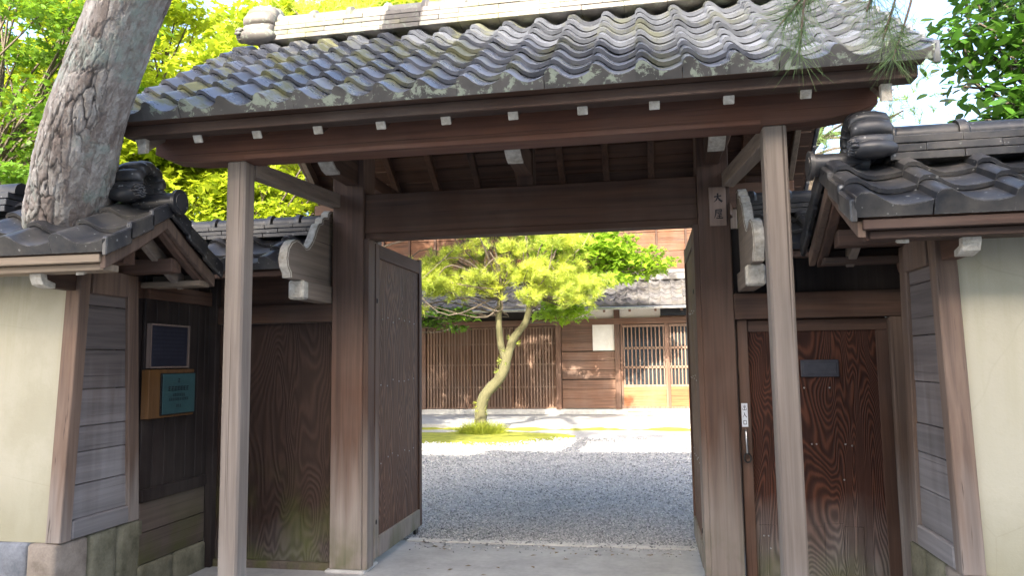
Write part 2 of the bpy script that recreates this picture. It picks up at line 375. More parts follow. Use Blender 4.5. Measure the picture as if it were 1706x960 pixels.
def tube(name, pts, radii, mat, parent=None, sides=8, seed=0, wob=0.0):
    V, Fc = tube_data(pts, radii, sides, seed, wob); return pm(name, V, Fc, mat, parent, 50)
def curve_pts(pts, n=6):
    """Catmull-Rom through pts"""
    P = [Vector(p) for p in pts]; P = [2 * P[0] - P[1]] + P + [2 * P[-1] - P[-2]]; out = []
    for i in range(1, len(P) - 2):
        for k in range(n):
            t = k / n; a, b_, c, d = P[i - 1:i + 3]
            out.append(0.5 * ((2 * b_) + (c - a) * t + (2 * a - 5 * b_ + 4 * c - d) * t * t + (3 * b_ - a - 3 * c + d) * t ** 3))
    out.append(P[-2]); return out
def thing(name, loc, label, cat, group=None):
    o = bpy.data.objects.new(name, None); o.location = loc; o.empty_display_size = 0.2; COL.objects.link(o)
    o['label'] = label; o['category'] = cat
    if group: o['group'] = group
    return o
def tag(o, label, cat, group=None):
    o['label'] = label; o['category'] = cat
    if group: o['group'] = group
    return o
def kind(o, k, label=None, cat=None):
    o['kind'] = k
    if label: o['label'] = label
    if cat: o['category'] = cat
    return o
def inst(src_mesh, name, mat4, parent):
    o = bpy.data.objects.new(name, src_mesh); link(o, parent); o.matrix_basis = mat4; return o

# tiles ---------------------------------------------------------------
PROF_GATE = [(0, .09), (.02, .16), (.08, .215), (.16, .22), (.26, .175), (.38, .085), (.50, .025), (.62, 0), (.76, .012), (.90, .05), (1.03, .10)]
PROF_WALL = [(0, .05), (.015, .14), (.07, .185), (.19, .19), (.25, .165), (.36, .085), (.48, .025), (.60, 0), (.76, .006), (.90, .03), (1.03, .06)]
def tile_mesh(name, prof, wd, ln, th, mat, apron=0.0, apron_mat=None):
    V, Fc, mi = [], [], []; n = len(prof)
    ys = [0, ln]
    for y in ys:
        for u, h in prof: V.append((u * wd, y, h * wd))
    for y in ys:
        for u, h in prof: V.append((u * wd, y, h * wd - th))
    T = lambda r, i: r * n + i
    B = lambda r, i: 2 * n + r * n + i
    for i in range(n - 1):
        Fc += [(T(0, i), T(0, i + 1), T(1, i + 1), T(1, i)), (B(0, i + 1), B(0, i), B(1, i), B(1, i + 1)),
               (B(0, i), B(0, i + 1), T(0, i + 1), T(0, i)), (T(1, i), T(1, i + 1), B(1, i + 1), B(1, i))]; mi += [0] * 4
    Fc += [(T(0, 0), T(1, 0), B(1, 0), B(0, 0)), (T(1, n - 1), T(0, n - 1), B(0, n - 1), B(1, n - 1))]; mi += [0, 0]
    if apron:
        o = len(V); f = -0.006; bk = 0.03
        for y in (f, bk):
            for u, h in prof: V.append((min(u, 0.995) * wd, y, h * wd - 0.002))
            for u, h in prof: V.append((min(u, 0.995) * wd, y, -apron))
        for i in range(n - 1):
            a, b_ = o + i, o + n + i; c, d = o + 2 * n + i, o + 3 * n + i
            Fc += [(b_, b_ + 1, a + 1, a), (d + 1, d, c, c + 1), (a, a + 1, c + 1, c), (b_ + 1, b_, d, d + 1)]; mi += [1] * 4
        Fc += [(o, o + 2 * n, o + 3 * n, o + n), (o + n - 1, o + 2 * n - 1, o + 4 * n - 1, o + 3 * n - 1)]; mi += [1, 1]
    me = bpy.data.meshes.new(name); me.from_pydata(V, [], Fc); setmat(me, [mat, apron_mat or mat])
    me.polygons.foreach_set('material_index', mi); smooth_sharp(me, 40); me.update(); return me
def slope_mat(x, y, z, ang, flip=False, jit=0.0, sc=1.0):
    r = Matrix.Rotation(ang + random.uniform(-jit, jit), 4, 'X')
    m = Matrix.Translation((x, y, z))
    if flip: m = m @ Matrix.Rotation(math.pi, 4, 'Z')
    return m @ Matrix.Rotation(random.uniform(-jit, jit) * 0.6, 4, 'Z') @ r
def tile_rows(me_tile, me_eave, x0, ncol, wd, ye, ze, ang, rows, expo, th, parent, flip=False, name='roof_tile', jit=0.015):
    tilt = ang - math.atan(th * 1.25 / expo)
    for r in range(rows):
        d = r * expo
        for c in range(ncol):
            y = ye + (-1 if flip else 1) * d * math.cos(ang); z = ze + d * math.sin(ang)
            x = x0 + c * wd + (wd if flip else 0) + random.uniform(-.003, .003)
            inst(me_eave if r == 0 else me_tile, ('eave_tile' if r == 0 else name), slope_mat(x, y, z, tilt, flip, jit if r else 0.002), parent)
def cap_mesh(name, r, ln, mat, band=True, sides=12):
    """half-round ridge cap running along +x, with a raised band at its start"""
    V, Fc = [], []
    st = [(0, r * 1.22), (0.015, r * 1.28), (0.04, r * 1.28), (0.055, r), (ln, r)] if band else [(0, r), (ln, r)]
    for x, rr in st:
        for k in range(sides + 1):
            a = math.pi * (-0.08 + 1.16 * k / sides); V.append((x, math.cos(a) * rr, math.sin(a) * rr))
    m = sides + 1
    for i in range(len(st) - 1):
        for k in range(sides): Fc.append((i * m + k, i * m + k + 1, (i + 1) * m + k + 1, (i + 1) * m + k))
    Fc.append(tuple(range(m))[::-1]); Fc.append(tuple((len(st) - 1) * m + k for k in range(m)))
    me = bpy.data.meshes.new(name); me.from_pydata(V, [], Fc); setmat(me, mat)
    bm = bmesh.new(); bm.from_mesh(me); bmesh.ops.recalc_face_normals(bm, faces=bm.faces[:]); bm.to_mesh(me); bm.free()
    smooth_sharp(me, 40); return me
def box_mesh(name, lx, ly, lz, mat, bev=0.004):
    bm = bmesh.new(); h = ly / 2
    bm_hexa(bm, [(0, -h, 0), (lx, -h, 0), (lx, h, 0), (0, h, 0), (0, -h, lz), (lx, -h, lz), (lx, h, lz), (0, h, lz)])
    bmesh.ops.recalc_face_normals(bm, faces=bm.faces[:]); bevel_all(bm, bev)
    me = bpy.data.meshes.new(name); bm.to_mesh(me); bm.free(); setmat(me, mat); return me
def ridge(x0, x1, yc, zb, layers, lh, wd, r, mat, parent, seg=0.33):
    L = x1 - x0; n = max(1, round(L / seg)); s = L / n
    for k in range(layers):
        me = box_mesh('ridge_layer_tile', s - 0.0012, wd - k * 0.018, lh - 0.006, mat, 0.003)
        off = (s / 2 if k % 2 else 0)
        nn = n if not off else n - 1
        for i in range(nn):
            inst(me, 'ridge_layer_tile', Matrix.Translation((x0 + off + i * s, yc + random.uniform(-.004, .004), zb + k * lh + random.uniform(-.0015, .0015))), parent)
        if off:
            mh = box_mesh('ridge_layer_tile', s / 2 - 0.0012, wd - k * 0.018, lh - 0.006, mat, 0.003)
            inst(mh, 'ridge_layer_tile', Matrix.Translation((x0, yc, zb + k * lh)), parent)
            inst(mh, 'ridge_layer_tile', Matrix.Translation((x1 - s / 2, yc, zb + k * lh)), parent)
    mc = cap_mesh('ridge_cap_tile', r, s + 0.01, mat)
    for i in range(n): inst(mc, 'ridge_cap_tile', Matrix.Translation((x0 + i * s, yc, zb + layers * lh + r * 0.15)), parent)
def add_ellipsoid(bm, c, r, rot=None, u=14, v=10):
    m = Matrix.Translation(c) @ (rot or Matrix()) @ Matrix.Diagonal((*r, 1))
    bmesh.ops.create_uvsphere(bm, u_segments=u, v_segments=v, radius=1, matrix=m)
def ornament(name, x, yc, zb, d, sc, mat, parent):
    """ridge-end tile: a barrel of ribbed lobes bent into an arch, hollow towards d*x, with a scroll curl at each foot"""
    V, Fc = [], []; R = .155 * sc; L = .20 * sc; nt_, zc = 84, zb + .085 * sc
    stations = [(-.5, .80), (-.42, .93), (-.2, 1.0), (.1, 1.02), (.34, .96), (.46, .86), (.5, .74), (.47, .62), (.38, .54), (.05, .50)]
    for (xx, rr) in stations:
        for k in range(nt_ + 1):
            a = rad(-28 + 236 * k / nt_); lob = abs(math.sin((a + rad(28)) / rad(236) * 7 * math.pi))
            q = R * rr * (1 + (.22 * lob ** .42 - .10) * (1 if rr > .65 else .3)); V.append((x + d * xx * L, yc + math.cos(a) * q * .92, zc + math.sin(a) * q))
    m = nt_ + 1
    for i in range(len(stations) - 1):
        for k in range(nt_): Fc.append((i * m + k, i * m + k + 1, (i + 1) * m + k + 1, (i + 1) * m + k))
    Fc.append(tuple(range(m))); Fc.append(tuple((len(stations) - 1) * m + k for k in range(m)))
    bm = bmesh.new(); vs = [bm.verts.new(v) for v in V]
    for f in Fc: bm.faces.new([vs[i] for i in f])
    for s in (1, -1):
        add_ellipsoid(bm, (x, yc + s * .125 * sc, zb + .022 * sc), (.12 * sc, .062 * sc, .05 * sc), None, 16, 10)
        for k in range(26):
            a = k / 25 * 2.1 * 2 * math.pi; rr = (.044 - .0014 * k) * sc
            add_ellipsoid(bm, (x + d * .10 * sc, yc + s * (.13 * sc + math.cos(a) * rr), zb + .03 * sc + math.sin(a) * rr), (.022 * sc, .011 * sc, .011 * sc), None, 8, 6)
    add_ellipsoid(bm, (x, yc, zb + .05 * sc), (.06 * sc, .12 * sc, .08 * sc))
    return from_bm(name, bm, mat, parent, 50)

# ------------------------------------------------------------------ ground
gm = 600
kind(pm('ground', [(-gm, -gm, -0.03), (gm, -gm, -0.03), (gm, gm, -0.03), (-gm, gm, -0.03)], [(0, 1, 2, 3)], 'soil'), 'structure')
kind(box('lane', -60, 60, -5.2, 2.9, -0.10, -0.012, 'lane_concrete', None, 0), 'structure')
kind(box('gate_paving', -3.3, 1.6, 2.9, 6.16, -0.12, 0.0, 'concrete', None, 0.006), 'structure')
kind(box('threshold_kerb', -2.06, 0.44, 6.16, 6.26, -0.12, 0.010, 'pale_stone', None, 0.008), 'structure')
def gravel():
    nx, ny = 90, 120; V = []; Fc = []
    for j in range(ny + 1):
        for i in range(nx + 1):
            x = -9 + 14 * i / nx; y = 6.2 + 10.3 * j / ny
            V.append((x, y, -0.016 + 0.012 * mn.noise(Vector((x * 1.3, y * 1.3, 0)))))
    for j in range(ny):
        for i in range(nx):
            a = j * (nx + 1) + i; Fc.append((a, a + 1, a + nx + 2, a + nx + 1))
    kind(pm('gravel_yard', V, Fc, 'gravel_ground', None, 80), 'structure')
    # loose stones lying on it
    N = 42000
    u = rng.random(N); y = 6.28 + (u ** 1.7) * 8.5; x = -0.8 + (rng.random(N) - 0.5) * (2.6 + (y - 6.2) * 0.62) * 1.25 - (y - 6.2) * 0.09
    s = (0.006 + 0.007 * rng.random(N)) * (1 + (y - 6.2) * 0.10)
    st_ = 420; y[:st_] = 6.27 - np.abs(rng.normal(size=st_)) * .16; x[:st_] = -1.95 + 2.3 * rng.random(st_); s[:st_] *= .8
    lift = np.where(y < 6.27, np.where(y > 6.16, .018, .008), 0.0)
    octa = np.array([(1, 0, 0), (0, 1, 0), (-1, 0, 0), (0, -1, 0), (0, 0, .7), (0, 0, -.7)])
    rot = rng.random(N) * 6.28; ca, sa = np.cos(rot), np.sin(rot)
    sh = np.stack([0.7 + 0.7 * rng.random(N), 0.6 + 0.5 * rng.random(N), 0.6 + 0.5 * rng.random(N)], 1)
    v = octa[None] * sh[:, None] * s[:, None, None]
    vx = v[..., 0] * ca[:, None] - v[..., 1] * sa[:, None]; vy = v[..., 0] * sa[:, None] + v[..., 1] * ca[:, None]
    vz = v[..., 2] + vx * (rng.random(N) - .5)[:, None]
    VV = np.stack([vx + x[:, None], vy + y[:, None], vz + lift[:, None] - 0.008 + s[:, None] * 0.35], -1).reshape(-1, 3)
    f = np.array([(0, 1, 4), (1, 2, 4), (2, 3, 4), (3, 0, 4), (1, 0, 5), (2, 1, 5), (3, 2, 5), (0, 3, 5)])
    FF = (f[None] + (np.arange(N) * 6)[:, None, None]).reshape(-1, 3)
    o = fast_mesh('gravel', VV, FF, 'gravel_stones'); kind(o, 'stuff', 'loose grey gravel covering the courtyard behind the gate', 'gravel')
def fast_mesh(name, V, F, mat, parent=None):
    k = F.shape[1]; me = bpy.data.meshes.new(name)
    me.vertices.add(len(V)); me.vertices.foreach_set('co', np.ascontiguousarray(V, dtype=np.float32).ravel())
    me.loops.add(F.size); me.loops.foreach_set('vertex_index', np.ascontiguousarray(F, dtype=np.int32).ravel())
    me.polygons.add(len(F)); me.polygons.foreach_set('loop_start', np.arange(0, F.size, k, dtype=np.int32))
    me.update(calc_edges=True); setmat(me, mat)
    return link(bpy.data.objects.new(name, me), parent)
gravel()

def litter():
    V, Fc = [], []
    for k in range(60):
        x = random.uniform(-1.95, .3); y = random.choice([random.uniform(5.9, 6.15), random.uniform(3.3, 6.1)]); a = random.uniform(0, 6.28); s_ = random.uniform(.012, .03); o = len(V)
        for (u, v, h) in ((0, -1, .0), (.45, 0, .25), (0, 1, .05), (-.45, 0, .3)):
            V.append((x + (u * math.cos(a) - v * math.sin(a)) * s_, y + (u * math.sin(a) + v * math.cos(a)) * s_, .003 + h * s_ * .5))
        Fc.append((o, o + 1, o + 2, o + 3))
    kind(pm('fallen_leaves', V, Fc, 'dry_leaf'), 'stuff', 'small dry leaves and needles fallen on the entry slab', 'leaves')
litter()

# ------------------------------------------------------------------ the gate
PF = 5.20                       # front of main pillars
GX0, GX1 = -3.02, 1.24          # eave beam ends
gate = thing('gate', (-0.85, 5.3, 0), 'large roofed wooden gate with grey tiled roof and open double doors', 'gate')
for x0, x1 in ((-2.32, -2.075), (0.372, 0.587)):
    pl = box('main_pillar', x0, x1, PF, PF + 0.24, 0.02, 3.62, 'pillar_wood', gate, 0.006)
    box('pillar_base', x0 - 0.03, x1 + 0.03, PF - 0.03, PF + 0.27, -0.06, 0.02, 'pale_stone', pl, 0.012)
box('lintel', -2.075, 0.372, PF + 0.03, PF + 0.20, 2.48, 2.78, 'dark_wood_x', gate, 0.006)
box('lintel_rail', -2.075, 0.372, PF + 0.045, PF + 0.19, 2.437, 2.48, 'dark_wood_x', gate, 0.003)
for x0, x1 in ((-2.075, -2.035), (0.335, 0.372)):
    box('jamb', x0, x1, PF + 0.012, PF + 0.14, 0.02, 2.437, 'pillar_wood', gate, 0.003)
for x0, x1, in ((-2.533, -2.408), (0.652, 0.776)):
    fp = hexa('front_post', [(x0, 4.10, -0.01), (x1, 4.10, -0.01), (x1, 4.225, -0.01), (x0, 4.225, -0.01), (x0, 4.10, 2.765), (x1, 4.10, 2.765), (x1, 4.225, 2.765), (x0, 4.225, 2.765)], 'post_wood', gate, 0.012)
    box('post_base', x0 - .06, x1 + .06, 4.04, 4.285, -0.08, -0.008, 'pale_stone', fp, 0.015)
# eave beam with ends that sweep up
def sweep_beam(name, y0, y1, par, mat):
    zb, zt = 2.76, 2.975
    poly = [(GX0, zb + .07), (GX0 + .10, zb + .028), (GX0 + .28, zb + .006), (GX0 + .5, zb), (GX1 - .5, zb), (GX1 - .28, zb + .008), (GX1 - .12, zb + .03), (GX1, zb + .075), (GX1, zt), (GX0, zt)]
    return prism(name, poly, 'y', y0, y1, mat, par, 0.006)
sweep_beam('eave_beam', 4.085, 4.245, gate, 'beam_wood')
box('beam_edge_strip', -2.4, 0.64, 4.073, 4.083, 2.762, 2.79, 'beam_wood', gate, 0.002)
sweep_beam('rear_eave_beam', 6.36, 6.52, gate, 'dark_wood_x')
for x in (-2.47, 0.714): box('rear_post', x - .062, x + .062, 6.38, 6.50, 0, 2.765, 'post_wood', gate, 0.01)
for x, xx in ((-2.44, -2.20), (0.70, 0.48)):
    beam('tie_beam', (x, 4.225, 2.735), (xx - (0.1 if x < 0 else -0.1), PF + .02, 2.735), 0.085, 0.10, 'pale_wood_y', gate)
    beam('rear_tie_beam', (x, 6.38, 2.735), (xx, PF + .24, 2.735), 0.085, 0.10, 'dark_wood_y', gate)
# white-nosed bracket arms over the lintel
for x in (-2.17, -0.845, 0.475):
    poly = [(4.72, 3.02), (4.70, 2.96), (4.73, 2.90), (4.79, 2.865), (4.86, 2.85), (PF + .1, 2.85), (PF + .1, 3.03)]
    ba = prism('bracket_arm', poly, 'x', x - .05, x + .05, 'dark_wood_y', gate, 0.004)
    nose = [(4.717, 3.018), (4.695, 2.96), (4.725, 2.897), (4.787, 2.860), (4.86, 2.845), (4.86, 2.862), (4.795, 2.877), (4.74, 2.91), (4.713, 2.96), (4.728, 3.018)]
    prism('painted_nose', nose, 'x', x - .053, x + .053, 'white_paint', ba)
    box('strut', x - .06, x + .06, PF + .05, PF + .18, 2.78, 3.72, 'dark_wood_z', gate)
box('ridge_purlin', -3.0, 1.22, PF + .03, PF + .20, 3.62, 3.80, 'dark_wood_x', gate)
for x in (-2.26, 0.545):   # cross ties over the pillars
    beam('roof_tie', (x, 4.2, 3.02), (x, 6.45, 3.02), 0.08, 0.11, 'dark_wood_y', gate)
# carved side boards and their projecting arms
bp = [(5.30, 2.67), (5.24, 2.665), (5.20, 2.64), (5.19, 2.605), (5.14, 2.60), (5.10, 2.58), (5.09, 2.545), (5.04, 2.53), (4.995, 2.475), (4.965, 2.42), (4.92, 2.365), (4.87, 2.325), (4.83, 2.315), (4.79, 2.335), (4.74, 2.352), (4.68, 2.355), (4.62, 2.33), (4.57, 2.28), (4.55, 2.21), (4.565, 2.155), (4.60, 2.12), (4.61, 2.085), (5.30, 2.085)]
for xc in (-2.385, 0.675):
    cb = prism('carved_board', bp, 'x', xc - .032, xc + .032, 'pale_wood_y', gate, 0.0)
    # pale painted edge following the front outline
    inner = []
    n = len(bp)
    for i in range(0, n - 1):
        a = Vector(bp[max(0, i - 1)]); b_ = Vector(bp[min(n - 2, i + 1)]); t = (b_ - a).normalized(); inner.append((bp[i][0] + t[1] * 0.004, bp[i][1] - t[0] * 0.004))
    edge_o = [(y, z) for (y, z) in inner]
    edge_i = []
    for i in range(0, n - 1):
        a = Vector(bp[max(0, i - 1)]); b_ = Vector(bp[min(n - 2, i + 1)]); t = (b_ - a).normalized(); edge_i.append((bp[i][0] - t[1] * 0.012, bp[i][1] + t[0] * 0.012))
    V, Fc = [], []
    for (yo, zo), (yi, zi) in zip(edge_o, edge_i):
        V += [(xc - .027, yo, zo), (xc + .027, yo, zo), (xc + .035, yi, zi), (xc - .035, yi, zi)]
    for i in range(n - 2):
        for k in range(4):
            a = i * 4 + k; b_ = i * 4 + (k + 1) % 4; Fc.append((a, b_, b_ + 4, a + 4))
    Fc += [(3, 2, 1, 0), tuple((n - 2) * 4 + k for k in range(4))]
    pm('painted_edge', V, Fc, 'white_paint', cb, 40)
    ar = box('side_arm', xc - .055, xc + .055, 4.77, PF + .1, 1.955, 2.083, 'pale_wood_y', gate, 0.006)
    box('painted_end', xc - .058, xc + .058, 4.745, 4.83, 1.952, 2.084, 'white_paint', ar, 0.012)
# roof deck ----------------------------------------------------------
SL = 0.70; ANG = math.atan(SL); YE, ZE = 3.80, 2.842; YR = PF + .115; NROW = 9; BED = .088
def zdeck(y): return ZE + (YR - abs(y - YR) - YE) * SL
GW = 0.2372; NC = 19; RX1 = 1.405; RX0 = RX1 - NC * GW
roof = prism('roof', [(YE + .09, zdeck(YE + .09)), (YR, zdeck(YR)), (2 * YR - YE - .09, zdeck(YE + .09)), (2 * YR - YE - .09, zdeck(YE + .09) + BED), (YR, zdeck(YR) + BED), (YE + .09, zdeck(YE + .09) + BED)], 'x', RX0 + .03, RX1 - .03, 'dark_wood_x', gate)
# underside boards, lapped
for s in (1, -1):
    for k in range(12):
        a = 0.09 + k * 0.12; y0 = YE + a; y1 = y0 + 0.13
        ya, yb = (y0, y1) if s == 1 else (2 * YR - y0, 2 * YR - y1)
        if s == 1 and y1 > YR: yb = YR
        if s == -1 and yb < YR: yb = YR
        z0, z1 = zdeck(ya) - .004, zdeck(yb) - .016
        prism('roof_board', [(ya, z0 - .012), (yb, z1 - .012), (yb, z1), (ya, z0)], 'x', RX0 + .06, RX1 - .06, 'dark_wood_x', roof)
# rafters
for i in range(13):
    x = -1.075 + (i - 5) * 0.3836
    if x > 1.3: break
    for s in (1, -1):
        ya, yb = 3.905, YR - .02
        za, zb = zdeck(ya) - .052, zdeck(yb) - .052
        if s == -1: ya, yb = 2 * YR - ya, 2 * YR - yb
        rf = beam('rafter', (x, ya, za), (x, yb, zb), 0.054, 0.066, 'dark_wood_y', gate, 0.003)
        if s == 1: beam('painted_end', (x, ya - .004, za - .002), (x, ya + .006, za + .004), 0.057, 0.070, 'white_paint', rf, 0.004)
# fascia boards along both eaves
for s in (1, -1):
    y0, y1 = (YE + .035, YE + .135) if s == 1 else (2 * YR - YE - .135, 2 * YR - YE - .035)
    box('eave_fascia', RX0 + .05, RX1 - .05, y0, y1, ZE + .030, ZE + .094, 'eave_wood', gate)
    y0, y1 = (YE - .03, YE + .05) if s == 1 else (2 * YR - YE - .05, 2 * YR - YE + .03)
    box('eave_batten', RX0 + .03, RX1 - .03, y0, y1, ZE + .095, ZE + .112, 'dark_wood_x', gate)
# barge boards
for x in (RX0 + .13, RX1 - .18):
    for s in (1, -1):
        pts = []
        for t in np.linspace(0, 1, 7):
            y = 3.90 + (YR - 3.90) * t; z = zdeck(y) + .03 - .012 * math.sin(math.pi * t); pts.append((y, z, .13 + .03 * (1 - t)))
        poly = [(y, z) for y, z, h in pts] + [(y + (0.02 if i == 6 else 0), z - h) for i, (y, z, h) in list(enumerate(pts))[::-1]]
        if s == -1: poly = [(2 * YR - y, z) for y, z in poly]
        bb = prism('barge_board', poly, 'x', x - .022, x + .022, 'pale_wood_y', gate, 0.003)
        if s == 1:
            y, z, h = pts[0]
            prism('painted_end', [(y - .008, z + .002), (y + .03, z + .012), (y + .03, z - h + .012), (y - .008, z - h - .002)], 'x', x - .026, x + .026, 'white_paint', bb, 0.003)
# tiles
PROF_DEEP = [(u, h * 1.22) for u, h in PROF_GATE]
mt = tile_mesh('roof_tile', PROF_DEEP, GW, 0.27, 0.024, 'roof_tile')
me_ = tile_mesh('eave_tile', PROF_DEEP, GW, 0.27, 0.024, 'roof_tile', 0.042, 'eave_tile_face')
EX = (YR - .10 - YE) / math.cos(ANG) / (NROW - .35)
tile_rows(mt, me_, RX0, NC, GW, YE - .05, ZE + .135, ANG, NROW, EX, 0.024, roof)
# far slope as one piece of geometry (never in view)
def rear_tiles():
    V, Fc = [], []
    base = [v.co.copy() for v in mt.vertices]; fb = [tuple(p.vertices) for p in mt.polygons]
    for r in range(NROW):
        for c in range(NC):
            y = 2 * YR - (YE - .05 + r * EX * math.cos(ANG)); z = ZE + .135 + r * EX * math.sin(ANG)
            M = slope_mat(RX0 + c * GW + GW, y, z, ANG - .1, True); o = len(V)
            V += [M @ v for v in base]; Fc += [tuple(i + o for i in f) for f in fb]
    kind(pm('rear_roof_tiles', V, Fc, 'roof_tile', roof, 40), 'stuff')
rear_tiles()
# verge tiles: side pieces hanging over the barge boards
vm = None
for s in (1, -1):
    for r in range(NROW):
        y0 = YE - .05 + r * EX * math.cos(ANG); y1 = y0 + EX * 1.1 * math.cos(ANG)
        z0 = ZE + .135 + r * EX * math.sin(ANG); z1 = z0 + EX * 1.1 * math.sin(ANG) - .02
        for x0, x1 in ((RX0 - .03, RX0 + .012), (RX0 + NC * GW - .004, RX0 + NC * GW + .03)):
            ys = (y0, y1) if s == 1 else (2 * YR - y0, 2 * YR - y1)
            prism('verge_tile', [(ys[0], z0 - .07), (ys[1], z1 - .07), (ys[1], z1 + .03), (ys[0], z0 + .045), ], 'x', x0, x1, 'roof_tile', roof, 0.006)
ridge(-2.86, 1.14, YR, zdeck(YR) + BED + .055, 4, .042, .30, .075, 'ridge_tile', roof, 0.31)
ornament('ridge_ornament', -2.95, YR, zdeck(YR) + BED + .06, -1, 1.3, 'ridge_tile', roof)
ornament('ridge_ornament', 1.22, YR, zdeck(YR) + BED + .06, 1, 1.3, 'ridge_tile', roof)
# door leaves, folded back into the yard
def leaf(xh, s):
    """hinged at xh, leaf lies along +y; s=+1 shows its face towards +x"""
    y0, y1, z0, z1 = 5.36, 6.54, 0.055, 2.425
    th = .055; xa, xb = (xh - th, xh) if s == 1 else (xh, xh + th)
    d = box('door_leaf', xa + .014, xb - .014, y0 + .03, y1 - .03, z0 + .03, z1 - .03, 'leaf_panel', gate, 0)
    box('hinge_stile', xa, xb, y0, y0 + .085, z0, z1, 'pillar_wood', d)
    box('meeting_stile', xa, xb, y1 - .075, y1, z0, z1 + .02, 'dark_wood_z', d)
    box('bottom_rail', xa - (0 if s == 1 else .004), xb + (.004 if s == 1 else 0), y0 + .085, y1 - .075, z0, z0 + .15, 'pillar_wood', d)
    box('top_rail', xa, xb, y0 + .085, y1 - .075, z1 - .11, z1, 'dark_wood_y', d)
    face = xb - .014 if s == 1 else xa + .014
    for z in (.75, 1.35, 1.85):                      # rows of nail heads
        for k in range(7):
            y = y0 + .17 + k * .135 + random.uniform(-.02, .02)
            bm = bmesh.new(); add_ellipsoid(bm, (face, y, z + random.uniform(-.03, .03)), (.004, .006, .006), None, 8, 6); from_bm('nail_head', bm, 'steel', d, 60)
    for z in (.32, 1.98):
        for yy in (y0 + .03, ):
            bm = bmesh.new(); add_ellipsoid(bm, (xb if s == 1 else xa, yy, z), (.008, .012, .02), None, 8, 6); from_bm('hinge_pin', bm, 'iron', d, 60)
    box('floor_bolt', (xa + xb) / 2 - .012, (xa + xb) / 2 + .012, y1 - .14, y1 - .06, 0.0, z0, 'iron', d, .003)
leaf(-2.035, 1); leaf(0.335, -1)

# ------------------------------------------------------------------ name plaque
plq = thing('name_plaque', (0.505, 5.2, 2.41), 'small wooden name plaque with two brushed characters on the right gate pillar', 'plaque')
box('board', 0.448, 0.562, 5.186, 5.202, 2.412, 2.684, 'plaque_wood', plq, 0.003)
def stroke(pts, ws):
    """brush stroke polygon: centre line pts with half widths ws"""
    L, Rr = [], []
    for i, p in enumerate(pts):
        a = Vector(pts[max(0, i - 1)]); b_ = Vector(pts[min(len(pts) - 1, i + 1)]); t = (b_ - a).normalized(); nrm = Vector((-t[1], t[0]))
        L.append((p[0] + nrm[0] * ws[i], p[1] + nrm[1] * ws[i])); Rr.append((p[0] - nrm[0] * ws[i], p[1] - nrm[1] * ws[i]))
    return L + Rr[::-1]
def glyph(name, strokes, place, parent, mat='ink', bold=1.0):
    V, Fc = [], []
    for pts, ws in strokes:
        n = len(pts); pl = stroke(pts, [q * bold for q in ws]); o = len(V); V += [place(q) for q in pl]
        for i in range(n - 1): Fc.append((o + i, o + i + 1, o + 2 * n - 2 - i, o + 2 * n - 1 - i))
    return pm(name, V, Fc, mat, parent)
BIG = [([(.12, .60), (.5, .66), (.88, .70)], [.05, .035, .05]),
       ([(.50, .98), (.49, .62), (.36, .28), (.06, .04)], [.06, .05, .045, .012]),
       ([(.50, .60), (.64, .30), (.96, .05)], [.03, .06, .08])]
HOUSE_CH = [([(.22, .92), (.84, .95)], [.04, .045]), ([(.84, .96), (.82, .72)], [.04, .035]), ([(.24, .74), (.82, .76)], [.032, .035]),
            ([(.22, .94), (.21, .50), (.04, .02)], [.05, .05, .015]),
            ([(.34, .60), (.86, .62)], [.03, .035]), ([(.56, .60), (.40, .44), (.78, .46)], [.025, .028, .03]), ([(.70, .54), (.84, .40)], [.02, .04]),
            ([(.36, .25), (.84, .27)], [.032, .035]), ([(.59, .40), (.59, .05)], [.035, .035]), ([(.24, .03), (.98, .05)], [.04, .05])]
glyph('character', BIG, lambda q: (.476 + q[0] * .062, 5.1845, 2.575 + q[1] * .065), plq, 'ink', 1.5)
glyph('character', HOUSE_CH, lambda q: (.477 + q[0] * .062, 5.1845, 2.462 + q[1] * .065), plq, 'ink', 1.25)

